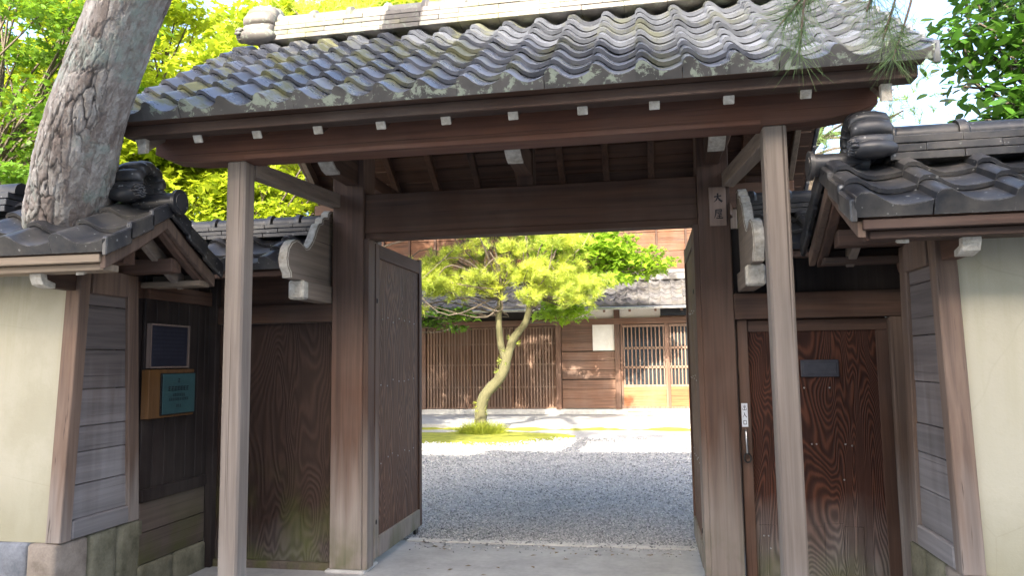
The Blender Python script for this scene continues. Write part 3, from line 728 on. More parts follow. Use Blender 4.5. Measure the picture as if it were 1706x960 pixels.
# ------------------------------------------------------------------ boundary walls
def stone_block(name, x0, x1, y0, y1, z0, z1, mat, parent, seed=0):
    bm = bmesh.new(); bm_hexa(bm, [(x0, y0, z0), (x1, y0, z0), (x1, y1, z0), (x0, y1, z0), (x0, y0, z1), (x1, y0, z1), (x1, y1, z1), (x0, y1, z1)])
    bmesh.ops.recalc_face_normals(bm, faces=bm.faces[:]); bevel_all(bm, .014)
    bmesh.ops.subdivide_edges(bm, edges=[e for e in bm.edges if e.calc_length() > .06], cuts=4, use_grid_fill=True)
    for v in bm.verts:
        v.co += mn.noise_vector(v.co * 7 + Vector((seed, 0, 0))) * .006
    return from_bm(name, bm, mat, parent, 50)
def build_wall(xe, d, xfar, label, skip=None):
    """wall along x whose end at xe faces the gate (d=+1: end faces +x); battered faces, gabled tile roof"""
    wl = thing('boundary_wall', (xe - d * 1.0, 4.1, 0), label, 'wall')
    yn0, yn1, yf0, yf1 = 3.79, 3.865, 4.46, 4.37       # near / far faces at z=.5 and z=2.1
    zs, zt = .50, 2.10
    X = lambda t: xe - d * t                            # t metres into the wall
    def span(t0, t1): a, b_ = X(t0), X(t1); return (min(a, b_), max(a, b_))
    tl = abs(xfar - xe)
    # plaster body
    a, b_ = span(.105, tl)
    hexa('plaster_body', [(a, yn0 + .02, zs), (b_, yn0 + .02, zs), (b_, yf0 - .02, zs), (a, yf0 - .02, zs), (a, yn1 + .02, zt), (b_, yn1 + .02, zt), (b_, yf1 - .02, zt), (a, yf1 - .02, zt)], 'plaster', wl, 0)
    # corner posts, leaning with the batter
    lx = span(0, .10)
    for (y0, y1) in (((yn0, yn1), (yn0 + .085, yn1 + .085)), ((yf0 - .10, yf1 - .10), (yf0, yf1))):
        hexa('corner_post', [(lx[0], y0[0], zs + .0), (lx[1], y0[0], zs + .0), (lx[1], y1[0], zs), (lx[0], y1[0], zs), (lx[0], y0[1], zt), (lx[1], y0[1], zt), (lx[1], y1[1], zt), (lx[0], y1[1], zt)], 'wall_post_wood', wl, 0.005)
    # horizontal boards between the posts
    bx0, bx1 = span(.022, .05)
    zz = zs + .11; k = 0
    hs = [.20, .19, .15, .22, .24, .27, .18]
    for h in hs:
        z1 = min(zt, zz + h)
        f0 = (zz - zs) / (zt - zs); f1 = (z1 - zs) / (zt - zs)
        ya0 = yn0 + .08 + (yn1 - yn0) * f0; ya1 = yn0 + .08 + (yn1 - yn0) * f1; yb0 = yf0 - .095 + (yf1 - yf0) * f0; yb1 = yf0 - .095 + (yf1 - yf0) * f1
        off = random.uniform(-.004, .004)
        hexa('end_board', [(bx0 + off, ya0, zz), (bx1 + off, ya0, zz), (bx1 + off, yb0, zz), (bx0 + off, yb0, zz), (bx0 + off, ya1, z1 - .004), (bx1 + off, ya1, z1 - .004), (bx1 + off, yb1, z1 - .004), (bx0 + off, yb1, z1 - .004)], 'wall_board_wood', wl, 0.004)
        zz = z1
    sx = span(-.004, .09)
    hexa('end_sill', [(sx[0], yn0 + .088, zs + .002), (sx[1], yn0 + .088, zs + .002), (sx[1], yf0 - .102, zs + .002), (sx[0], yf0 - .102, zs + .002), (sx[0], yn0 + .092, zs + .11), (sx[1], yn0 + .092, zs + .11), (sx[1], yf0 - .108, zs + .11), (sx[0], yf0 - .108, zs + .11)], 'wall_board_wood', wl, 0.008)
    tx = span(-.01, .09)
    hexa('end_head', [(tx[0], yn1 + .09, 1.95), (tx[1], yn1 + .09, 1.95), (tx[1], yf1 - .105, 1.95), (tx[0], yf1 - .105, 1.95), (tx[0], yn1 + .09, zt), (tx[1], yn1 + .09, zt), (tx[1], yf1 - .105, zt), (tx[0], yf1 - .105, zt)], 'wall_post_wood', wl, .004)
    # stone footing
    fo = [(.0, .20, 'tan_stone'), (.20, .75, 'blue_stone'), (.75, 1.4, 'tan_stone'), (1.4, 2.2, 'blue_stone'), (2.2, tl, 'blue_stone')]
    for i, (t0, t1, m) in enumerate(fo):
        a, b_ = span(t0 + .004, t1 - .004)
        if i == 0:
            stone_block('foot_stone', a, b_, 3.765, 4.02, -.05, zs - .004, m, wl, i)
            stone_block('foot_stone', a - (.008 if d < 0 else -.006), b_ + (.006 if d > 0 else -.008), 4.028, 4.26, -.05, zs - .002, 'mossy_stone', wl, 20)
            stone_block('foot_stone', a - (.004 if d < 0 else -.004), b_ + (.004 if d > 0 else -.004), 4.268, 4.50, -.05, zs - .003, 'mossy_stone', wl, 31)
        else: stone_block('foot_stone', a, b_, 3.77 + .01 * (i % 2), 4.48, -.05, zs - .003, m, wl, i)
    # roof
    yc, slope = 4.05, .60; ang = math.atan(slope); ye = 3.50; ze = 2.105
    ov = .445
    zd = lambda y: ze + (yc - abs(y - yc) - ye) * slope
    a, b_ = span(-ov + .04, tl)
    rf = prism('roof', [(ye + .03, zd(ye + .03)), (yc, zd(yc)), (2 * yc - ye - .03, zd(ye + .03)), (2 * yc - ye - .03, zd(ye + .03) + .02), (yc, zd(yc) + .02), (ye + .03, zd(ye + .03) + .02)], 'x', a, b_, 'dark_wood_x', wl)
    for s in (1, -1):
        y0, y1 = (ye + .015, ye + .075) if s == 1 else (2 * yc - ye - .075, 2 * yc - ye - .015)
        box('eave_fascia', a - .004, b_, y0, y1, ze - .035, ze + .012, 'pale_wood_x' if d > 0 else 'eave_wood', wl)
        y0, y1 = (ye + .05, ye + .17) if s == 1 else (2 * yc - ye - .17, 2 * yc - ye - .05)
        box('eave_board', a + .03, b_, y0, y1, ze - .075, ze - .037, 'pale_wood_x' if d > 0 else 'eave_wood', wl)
    # wall plates and the white-ended arms
    for s in (1, -1):
        y = yc - s * .22
        box('wall_plate', min(X(-ov + .10), X(tl)), max(X(-ov + .10), X(tl)), y - .05, y + .05, zt, zt + .09, 'dark_wood_x', wl)
    ax0, ax1 = span(.03, .10)
    am = prism('cross_arm', [(3.60, 2.01), (3.62, 1.975), (3.67, 1.96), (4.44, 1.96), (4.49, 1.975), (4.51, 2.01), (4.51, 2.07), (3.60, 2.07)], 'x', ax0, ax1, 'dark_wood_y', wl, .003)
    px0, px1 = ax0 - .004, ax1 + .004
    prism('painted_end', [(3.592, 2.01), (3.612, 1.970), (3.67, 1.955), (3.70, 1.955), (3.70, 1.985), (3.64, 2.0), (3.628, 2.074), (3.592, 2.074)], 'x', px0, px1, 'white_paint', am, .003)
    # barge boards: layered under the verge, then a free-standing curved pair
    for s in (1, -1):
        for t0, t1, drop, hh, ys, mat in ((-ov + .015, -ov + .05, .012, .075, 3.53, 'wall_post_wood'), (-ov + .052, -ov + .10, .03, .085, 3.56, 'dark_wood_y'), (-ov + .20, -ov + .245, .05, .10, 3.60, 'pale_wood_y')):
            p = []
            for t in np.linspace(0, 1, 6):
                y = ys + (yc - ys) * t; p.append((y, zd(y) - drop - .010 * math.sin(math.pi * t)))
            poly = p + [(y, z - hh) for y, z in p[::-1]]
            if s == -1: poly = [(2 * yc - y, z) for y, z in poly]
            x0, x1 = span(t0, t1)
            bb = prism('barge_board', poly, 'x', x0, x1, mat, wl, .003)
            if mat == 'pale_wood_y' and s == 1:
                y, z = p[0]; prism('painted_end', [(y - .008, z + .002), (y + .012, z + .01), (y + .012, z - hh + .008), (y - .008, z - hh - .002)], 'x', x0 - .003, x1 + .003, 'white_paint', bb)
    # tiles
    TW, expo, th = .3265, .215, .022
    t1m = tile_mesh('wall_roof_tile', PROF_WALL, TW, .27, th, 'glazed_tile')
    t2m = tile_mesh('wall_eave_tile', PROF_WALL, TW, .27, th, 'glazed_tile', .05, 'glazed_tile')
    n = int(tl / TW) + 1
    x0 = X(-ov) if d < 0 else X(-ov) - n * TW
    tile_rows(t1m, t2m, x0, n, TW, ye - .01, ze + .068, ang, 3, expo, th, rf)
    if d > 0: tile_rows(t1m, t2m, x0 + (n - 4) * TW, 4, TW, 2 * yc - ye + .01, ze + .068, ang, 3, expo, th, rf, True)
    else: tile_rows(t1m, t2m, x0, 4, TW, 2 * yc - ye + .01, ze + .068, ang, 3, expo, th, rf, True)
    xv0, xv1 = span(-ov - .022, -ov + .008)
    for s in (1, -1):
        for r in range(3):
            y0 = ye - .012 + r * expo * math.cos(ang); y1 = y0 + expo * 1.12 * math.cos(ang); z0 = ze + .07 + r * expo * math.sin(ang); z1 = z0 + expo * 1.12 * math.sin(ang) - .025
            y1 = min(y1, yc)
            ys = (y0, y1) if s == 1 else (2 * yc - y0, 2 * yc - y1)
            prism('verge_tile', [(ys[0], z0 - .075), (ys[1], z1 - .075), (ys[1], z1 + .022), (ys[0], z0 + .028)], 'x', xv0, xv1, 'glazed_tile', rf, .006)
    # end roll with its disc, ornament, ridge
    zr = zd(yc) + .075
    e0, e1 = X(-ov - .07), X(-ov + .22)
    V, Fc = tube_data([(e0, yc, zr), (e0 - d * .02, yc, zr), (e0 - d * .02, yc, zr), (e1, yc, zr)], [.078, .078, .060, .060], 18)
    en = pm('end_roll_tile', V, Fc, 'glazed_tile', rf, 40)
    V, Fc = tube_data([(e0 + d * .006, yc, zr), (e0, yc, zr)], [.052, .052], 16); pm('roll_boss', V, Fc, 'glazed_tile', en, 40)
    ornament('ridge_ornament', X(-ov + .22), yc, zr + .015, d, 1.0, 'glazed_tile', rf)
    if skip:
        segs = [(X(-ov + .30), skip[1]), (skip[0], X(tl))]
    else: segs = [(X(-ov + .30), X(tl))]
    for p, q in segs:
        if abs(p - q) > .3: ridge(min(p, q), max(p, q), yc, zd(yc) + .05, 3, .045, .24, .062, 'glazed_tile', rf, .36)
    return wl
build_wall(-3.32, 1, -7.2, 'cream plastered boundary wall with black tiled roof and pine trunk rising through it', skip=(-3.95, -3.12))
build_wall(1.38, -1, 5.4, 'cream plastered boundary wall with black tiled roof beside the wooden wicket door')

# ------------------------------------------------------------------ recess on the left: wing fence, side boards, sign boards
def small_roof(parent, x0, x1, yc, ze, ye, fl):
    slope = .60; ang = math.atan(slope); zd = lambda y: ze + (yc - abs(y - yc) - ye) * slope
    rf = prism('roof', [(ye + .03, zd(ye + .03)), (yc, zd(yc)), (2 * yc - ye - .03, zd(ye + .03)), (2 * yc - ye - .03, zd(ye + .03) + .02), (yc, zd(yc) + .02), (ye + .03, zd(ye + .03) + .02)], 'x', x0, x1, 'dark_wood_x', parent)
    box('eave_fascia', x0, x1, ye + .02, ye + .08, ze - .03, ze + .015, 'dark_wood_x', parent)
    tw = (x1 - x0) / round((x1 - x0) / .27)
    a = tile_mesh('small_roof_tile', PROF_WALL, tw, .24, .02, 'glazed_tile'); b_ = tile_mesh('small_eave_tile', PROF_WALL, tw, .24, .02, 'glazed_tile', .04)
    n = round((x1 - x0) / tw)
    tile_rows(a, b_, x0, n, tw, ye - .01, ze + .06, ang, 3, .19, .02, rf)
    tile_rows(a, b_, x0, n, tw, 2 * yc - ye + .01, ze + .06, ang, 3, .19, .02, rf, True)
    ridge(x0, x1, yc, zd(yc) + .045, 3, .036, .21, .055, 'glazed_tile', rf, .26)
    for i in range(3):
        x = x0 + .14 + (x1 - x0 - .28) * i / 2
        r = beam('rafter', (x, ye + .12, zd(ye + .12) - .04), (x, yc, zd(yc) - .04), .05, .06, 'dark_wood_y', parent)
        beam('painted_end', (x, ye + .116, zd(ye + .12) - .042), (x, ye + .126, zd(ye + .12) - .036), .054, .064, 'white_paint', r, .003)
    return rf
wing = thing('wing_fence', (-2.8, 5.3, 0), 'dark mossy board fence with small tiled roof on the left of the gate pillar', 'fence')
box('panel', -3.30, -2.322, 5.25, 5.275, .055, 1.815, 'wing_panel', wing, 0)
box('sill', -3.30, -2.322, 5.225, 5.31, -.02, .053, 'side_plank_wood', wing)
box('top_rail', -3.30, -2.322, 5.215, 5.31, 1.818, 1.955, 'dark_wood_x', wing)
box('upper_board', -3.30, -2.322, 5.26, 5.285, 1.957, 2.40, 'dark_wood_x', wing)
box('corner_stud', -3.32, -3.26, 5.19, 5.248, .0, 2.2, 'side_board_wood', wing)
small_roof(wing, -3.62, -2.432, 5.33, 2.165, 4.87, 1)
sidef = thing('side_fence', (-3.33, 4.9, 0), 'dark upright board fence carrying the two notice boards beside the wall', 'fence')
n = 6; y0 = 4.462; wdt = (5.19 - y0) / n
for i in range(n):
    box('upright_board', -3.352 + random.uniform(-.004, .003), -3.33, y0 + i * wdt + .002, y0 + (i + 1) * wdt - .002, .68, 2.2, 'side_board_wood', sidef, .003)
box('mid_rail', -3.36, -3.305, y0, 5.19, .605, .685, 'side_board_wood', sidef)
box('plank', -3.362, -3.322, y0, 5.19, .405, .60, 'side_plank_wood', sidef)
box('plank', -3.362, -3.318, y0, 5.19, .20, .40, 'side_plank_wood', sidef)
stone_block('foot_stone', -3.40, -3.305, y0, 4.82, -.05, .195, 'mossy_stone', sidef, 3)
stone_block('foot_stone', -3.40, -3.305, 4.826, 5.2, -.05, .195, 'mossy_stone', sidef, 6)
box('back_board', -3.39, -3.357, 4.36, 5.30, .2, 2.25, 'side_board_wood', sidef, 0)
box('edge_batten', -3.355, -3.325, 5.15, 5.20, .0, 2.2, 'side_board_wood', sidef, .003)
box('top_beam', -3.37, -3.30, y0, 5.21, 1.96, 2.06, 'dark_wood_y', sidef)
sb = thing('notice_board', (-3.32, 4.7, 1.49), 'black framed notice board with faint rows of text above the green sign', 'notice board')
box('panel', -3.330, -3.312, 4.50, 4.91, 1.50, 1.78, 'blackboard', sb, .002)
for a in ((4.485, 4.50, 1.487, 1.793), (4.91, 4.925, 1.487, 1.793)): box('frame_side', -3.332, -3.300, a[0], a[1], a[2], a[3], 'plaque_wood', sb, .002)
for a in ((1.487, 1.4995), (1.7805, 1.793)): box('frame_bar', -3.332, -3.301, 4.50, 4.91, a[0], a[1], 'plaque_wood', sb, .002)
def rows_of_text(parent, x, rows, mat):
    for (ya, yb, z, h) in rows:
        V, Fc = [], []; y = ya
        while y < yb - h * .5:
            wdt = h * random.uniform(.7, .95)
            for (q0, q1, r0, r1) in ((0, 1, .82, 1.0), (.1, .9, .42, .56), (0, 1, 0, .14), (.42, .58, 0, 1), (0, .16, 0, random.choice([.5, 1]))):
                o = len(V); V += [(x, y + q0 * wdt, z + r0 * h), (x, y + q1 * wdt, z + r0 * h), (x, y + q1 * wdt, z + r1 * h), (x, y + q0 * wdt, z + r1 * h)]; Fc.append((o, o + 1, o + 2, o + 3))
            y += h * 1.12
        pm('text_row', V, Fc, mat, parent)
rows_of_text(sb, -3.3105, [(4.53, 4.88, 1.745 - .027 * i, .014) for i in range(8)], 'slate_text')
gs = thing('sign_board', (-3.32, 4.69, 1.15), 'teal green sign plate with dark lettering on an orange wooden mount', 'sign')
box('mount', -3.330, -3.272, 4.445, 4.945, 1.15, 1.478, 'board_frame_wood', gs, .004)
box('plate_edge', -3.272, -3.264, 4.56, 4.940, 1.165, 1.452, 'iron', gs, .001)
box('plate', -3.2645, -3.258, 4.575, 4.935, 1.172, 1.447, 'green_plate', gs, .001)
rows_of_text(gs, -3.2565, [(4.735, 4.765, 1.385, .030), (4.63, 4.88, 1.33, .030), (4.68, 4.83, 1.29, .018), (4.64, 4.87, 1.262, .018), (4.72, 4.78, 1.215, .018)], 'ink')

# ------------------------------------------------------------------ wicket on the right
wk = thing('wicket_gate', (1.1, 5.3, 0), 'reddish figured wood wicket door with a mail slot and small tiled roof', 'gate')
XL, XR = .588, 1.66
box('lintel', XL, XR, 5.20, 5.32, 1.765, 1.94, 'dark_wood_x', wk)
box('upper_board', XL, XR, 5.26, 5.285, 1.943, 2.40, 'side_board_wood', wk)
dr = box('door', .672, 1.56, 5.262, 5.282, .03, 1.755, 'wicket_panel', wk, .002)
box('lock_stile', .60, .67, 5.235, 5.30, 0.0, 1.763, 'dark_wood_z', dr)
box('door_head', .60, 1.56, 5.285, 5.31, 1.70, 1.80, 'dark_wood_x', wk, 0)
box('top_rail', .672, 1.56, 5.25, 5.262, 1.68, 1.755, 'dark_wood_x', dr, .002)
box('hinge_stile', 1.485, 1.56, 5.25, 5.262, .03, 1.678, 'dark_wood_z', dr, .002)
for i, (a, b_) in enumerate(((.69, .83), (.833, .98), (.983, 1.10), (1.103, 1.22), (1.223, 1.34))):
    box('patch_board', a, b_, 5.252, 5.262, .03, .40 + (.02 if i % 2 else 0), 'wicket_panel', dr, .002)
box('mail_slot', 1.005, 1.245, 5.246, 5.262, 1.372, 1.486, 'slot_metal', dr, .004)
box('slot_flap', 1.02, 1.23, 5.241, 5.2465, 1.39, 1.47, 'slot_metal', dr, .003)
tube('pull_handle', [(.630, 5.234, 1.02), (.630, 5.215, 1.01), (.631, 5.212, .93), (.633, 5.212, .87)], [.009, .009, .008, .008], 'steel', dr, 8)
tube('handle_ring', [(.633 + .022 * math.cos(a), 5.214, .84 + .03 * math.sin(a)) for a in np.linspace(0, 2 * math.pi, 15)], [.006] * 15, 'iron', dr, 6)
for (a, z) in ((1.02, 1.30), (1.18, 1.30), (1.05, .93), (1.08, .93), (1.26, .93), (1.30, .92), (1.24, .70), (.72, .33), (.75, .33), (.76, .25)):
    bm = bmesh.new(); add_ellipsoid(bm, (a, 5.2515, z), (.006, .004, .006), None, 8, 6); from_bm('nail_head', bm, 'steel', dr, 60)
box('jamb', 1.562, XR, 5.20, 5.31, 0, 1.763, 'wall_post_wood', wk)
box('side_post', 1.665, 1.75, 5.05, 5.31, 0, 2.2, 'dark_wood_z', wk)
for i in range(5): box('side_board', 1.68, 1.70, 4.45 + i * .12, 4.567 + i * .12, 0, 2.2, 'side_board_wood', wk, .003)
small_roof(wk, .722, 1.90, 5.33, 2.165, 4.87, 1)
lb = thing('entrance_label', (.628, 5.23, 1.04), 'narrow white label with three upright characters above the wicket handle', 'label')
box('card', .608, .648, 5.230, 5.2365, 1.043, 1.20, 'label_white', lb, .001)
DE = [([(.5, 1), (.5, 0)], [.06, .06]), ([(.22, .88), (.22, .55), (.80, .55), (.80, .88)], [.05] * 4), ([(.08, .42), (.08, .02), (.92, .02), (.92, .42)], [.05] * 4)]
NYU = [([(.30, .92), (.48, .90), (.40, .5), (.05, .04)], [.05, .06, .06, .02]), ([(.48, .75), (.62, .4), (.95, .05)], [.03, .06, .08])]
KOU = [([(.18, .85), (.18, .1)], [.06, .06]), ([(.18, .83), (.82, .83), (.82, .1)], [.06] * 3), ([(.18, .15), (.82, .15)], [.06] * 2)]
for g, z in ((DE, 1.155), (NYU, 1.105), (KOU, 1.056)): glyph('character', g, lambda q, z=z: (.614 + q[0] * .028, 5.2292, z + q[1] * .034), lb)

# ------------------------------------------------------------------ house across the yard
HY = 19.6
house = thing('house', (-1.5, HY, 0), 'old wooden house with lattice front and tiled eave behind the courtyard', 'house')
kind(box('house_pavement', -12, 6, 16.55, HY + .2, -.1, .10, 'concrete', None, .01), 'structure')
HXL, HXR = -8.2, 4.2
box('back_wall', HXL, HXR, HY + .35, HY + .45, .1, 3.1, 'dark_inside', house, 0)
box('foundation', HXL, HXR, HY - .02, HY + .3, .1, .24, 'pale_stone', house, .01)
for x in (-8.1, -6.05, -2.33, -0.78, 1.65, 3.6): box('post', x - .07, x + .07, HY - .06, HY + .1, .24, 3.05, 'house_wood_z', house)
box('head_beam', HXL, HXR, HY - .07, HY + .1, 2.44, 2.60, 'house_wood_x', house)
# left: fine lattice screens
for (xa, xb) in ((-8.02, -6.13), (-5.97, -4.72), (-4.70, -3.55), (-3.53, -2.41)):
    sc = box('lattice_screen', xa, xb, HY + .05, HY + .07, .24, 2.44, 'house_wood_z', house, 0)
    nn = int((xb - xa) / .085); 
    ms = box_mesh('slat', .035, .03, 2.17, 'lattice_wood', .003)
    for i in range(nn): inst(ms, 'slat', Matrix.Translation((xa + .03 + i * (xb - xa - .06) / nn, HY + .01, .25)), sc)
    for z in (.25, .80, 1.40, 1.95, 2.38): box('lattice_rail', xa, xb, HY + .027, HY + .049, z, z + .045, 'lattice_wood', sc, .003)
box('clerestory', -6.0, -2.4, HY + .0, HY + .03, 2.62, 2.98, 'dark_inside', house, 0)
# middle bay: white plaster above boards
for k, z in enumerate((.26, .52, .76, 1.02, 1.26, 1.5)): box('wall_board', -2.25, -.85, HY + .0 + .004 * (k % 2), HY + .03, z, z + (.235 if k != 0 else .255), 'house_wood_x', house, .005)
for k, z in enumerate((1.76, 1.99, 2.22)): box('wall_board', -2.25, -1.42, HY + .004 * (k % 2), HY + .03, z, z + .225, 'house_wood_x', house, .005)
box('plaster_panel', -1.42, -.85, HY + .01, HY + .03, 1.76, 2.44, 'white_wall', house, 0)
box('plaster_panel', -2.25, -.85, HY + .01, HY + .03, 2.60, 3.0, 'white_wall', house, 0)
# right: lattice doors
for (xa, xb) in ((-.70, .50), (.50, 1.58)):
    dd = box('door', xa + .04, xb - .04, HY + .06, HY + .075, .3, 2.40, 'window_glass', house, 0)
    for x in (xa, xb - .06): box('stile', x, x + .06, HY - .01, HY + .05, .24, 2.44, 'house_wood_z', dd)
    box('kick_panel', xa + .06, xb - .06, HY + .01, HY + .04, .30, .80, 'door_panel_wood', dd, .004)
    for z in (.24, .80, 1.28, 1.78, 2.36): box('rail', xa + .06, xb - .06, HY + .0, HY + .045, z, z + .06, 'lattice_wood', dd, .003)
    ms = box_mesh('slat', .032, .03, 1.50, 'lattice_wood', .003)
    nn = 11
    for i in range(nn): inst(ms, 'slat', Matrix.Translation((xa + .09 + i * (xb - xa - .18) / (nn - 1) - .016, HY + .015, .86)), dd)
box('transom_panel', -.70, 1.58, HY + .01, HY + .03, 2.60, 3.0, 'white_wall', house, 0)
tw_ = box('transom_window', .35, 1.1, HY - .01, HY + .01, 2.64, 2.95, 'window_glass', house, 0)
box('frame', .33, 1.12, HY - .012, HY + .008, 2.60, 2.638, 'house_wood_x', tw_)
# lower eave roof
hye, hze, hyr, hs = 18.75, 2.84, 20.55, .55; hang = math.atan(hs)
hr = prism('lower_roof', [(hye + .05, hze - .02), (hyr, hze + (hyr - hye) * hs - .02), (hyr, hze + (hyr - hye) * hs - .06), (hye + .05, hze - .06)], 'x', HXL - .2, HXR + .2, 'house_wood_x', house)
box('gutter', HXL - .2, HXR + .2, hye - .10, hye - .03, hze - .07, hze - .0, 'steel', hr, .01)
for i in range(20): 
    x = HXL + .1 + i * .64
    beam('rafter', (x, hye + .08, hze - .09), (x, HY + .3, hze - .09 + (HY + .22 - hye) * hs), .06, .08, 'house_wood_z', hr)
ht = tile_mesh('house_roof_tile', PROF_GATE, .28, .36, .022, 'house_tile'); he = tile_mesh('house_eave_tile', PROF_GATE, .28, .36, .022, 'house_tile', .04)
tile_rows(ht, he, HXL - .2, 44, .282, hye - .03, hze + .06, hang, 6, .30, .022, hr, name='roof_tile')
box('ridge_band', HXL - .2, HXR + .2, 19.95, 20.2, 3.62, 3.80, 'house_tile', hr, .02)
box('ridge_band', HXL - .2, HXR + .2, 20.0, 20.2, 3.80, 3.90, 'house_tile', hr, .02)
# upper storey
for i in range(16):
    xa = HXL + i * .775
    for z0, z1 in ((3.90, 4.42), (4.43, 4.95), (4.96, 5.5), (5.51, 6.05)):
        box('upper_board', xa + .03, xa + .745, 20.20 + random.uniform(-.006, .006), 20.23, z0, z1, 'upper_wood', house, .005)
    box('batten', xa - .03, xa + .03, 20.14, 20.235, 3.90, 6.1, 'upper_batten', house, .004)
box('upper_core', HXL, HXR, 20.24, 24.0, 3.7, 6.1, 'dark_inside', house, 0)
ur = prism('upper_roof', [(19.5, 6.0), (22.2, 7.5), (24.9, 6.0), (24.9, 6.1), (22.2, 7.6), (19.5, 6.1)], 'x', HXL - .5, HXR + .5, 'house_tile', house)
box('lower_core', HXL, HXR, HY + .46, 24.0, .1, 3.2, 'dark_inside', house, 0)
st = tag(stone_block('door_step', -.55, .55, 18.95, 19.40, .09, .20, 'tan_stone', None, 8), 'low reddish stone step before the lattice door of the house', 'step')
gp = thing('glazed_screen', (-5.75, 17.0, 0), 'dark green framed glazed screen beside the open gate leaf', 'screen')
for x in (-6.35, -5.75): box('stile', x - .035, x + .035, 16.9, 16.97, .05, 2.5, 'green_metal', gp)
for z in (.1, .65, 1.25, 1.85, 2.45): box('rail', -6.315, -5.785, 16.91, 16.96, z, z + .05, 'green_metal', gp)
box('glass', -6.315, -5.785, 16.93, 16.94, .12, 2.45, 'window_glass', gp, 0)

# ------------------------------------------------------------------ foliage helpers
def unit(v): return v / (np.linalg.norm(v, axis=-1, keepdims=True) + 1e-9)
def leaves(name, C, N, size, shape, mat, parent, droop=0.0):
    """C centres (n,3); N leaf normals (n,3); shape: outline polygon (k,2) with its stem at the origin"""
    n = len(C); k = len(shape); sh = np.array(shape, float)
    N = unit(N); t = unit(np.cross(N, rng.normal(size=(n, 3)))); b_ = np.cross(N, t)
    s = size[:, None, None]
    fold = np.abs(sh[:, 0])[None, :, None] * N[:, None, :] * 0.25
    V = C[:, None] + s * (t[:, None] * sh[None, :, 0, None] + b_[:, None] * sh[None, :, 1, None] + fold)
    V[..., 2] -= droop * size[:, None] * sh[None, :, 1]
    return fast_mesh(name, V.reshape(-1, 3), np.arange(n * k).reshape(n, k), mat, parent)
MAPLE = [(0, 0), (.30, .06), (.16, .22), (.52, .42), (.20, .46), (.0, 1.0), (-.20, .46), (-.52, .42), (-.16, .22), (-.30, .06)]
OVAL = [(0, 0), (.17, .18), (.24, .45), (.16, .78), (0, 1.0), (-.16, .78), (-.24, .45), (-.17, .18)]
DIAM = [(0, 0), (.28, .5), (0, 1), (-.28, .5)]
def spray(centres, per, rad_xy, rad_z, up=1.2):
    n = len(centres) * per
    C = np.repeat(np.array(centres), per, 0); g = rng.normal(size=(n, 3)); r = rng.random((n, 1)) ** (1 / 2.2)
    C = C + unit(g) * r * np.array([rad_xy, rad_xy, rad_z]); N = rng.normal(size=(n, 3)); N[:, 2] = np.abs(N[:, 2]) + up
    return C, N
def ellip_pts(n, c, r, shell=.45):
    g = unit(rng.normal(size=(n, 3))); q = shell + (1 - shell) * rng.random((n, 1)) ** .6
    return np.array(c) + g * q * np.array(r)
def needles(name, bases, dirs, mat, parent, per=40, length=.1, width=.002, spread=.9):
    """tufts of needles: each needle a thin two-triangle blade"""
    n = len(bases) * per
    B = np.repeat(np.array(bases, float), per, 0); D = unit(np.repeat(np.array(dirs, float), per, 0))
    B = B - D * (rng.random((n, 1)) * length * .55)
    d = unit(D * (1.0 - .35 * rng.random((n, 1))) + spread * unit(rng.normal(size=(n, 3))))
    L = length * (.7 + .5 * rng.random((n, 1)))
    s = unit(np.cross(d, rng.normal(size=(n, 3)))) * width
    tip = B + d * L; tip[:, 2] -= .12 * L[:, 0]
    V = np.stack([B - s, B + s, tip + s * .3, tip - s * .3], 1).reshape(-1, 3)
    return fast_mesh(name, V, np.arange(n * 4).reshape(n, 4), mat, parent)
def limbs(root_pts, root_r, tips, parent, mat, r_end=.008, name='limb', bend=.15):
    """tapering limbs from the stem line to crown tips, one mesh"""
    parts = []
    R = np.array([tuple(p) for p in root_pts])
    for tp in tips:
        tp = np.array(tp); dd = np.linalg.norm(R - tp, axis=1) + (R[:, 2] > tp[2]) * 2; i = int(np.argmin(dd)); p0 = R[i]
        mid = (p0 + tp) / 2 + rng.normal(size=3) * bend * np.linalg.norm(tp - p0) * .5; mid[2] += .06 * np.linalg.norm(tp - p0)
        c = curve_pts([p0, mid, tp], 4); r0 = max(r_end * 1.5, root_r[i] * .45)
        parts.append(tube_data(c, list(np.linspace(r0, r_end, len(c))), 5))
    V, Fc = merge(parts); return pm(name, V, Fc, mat, parent, 60)

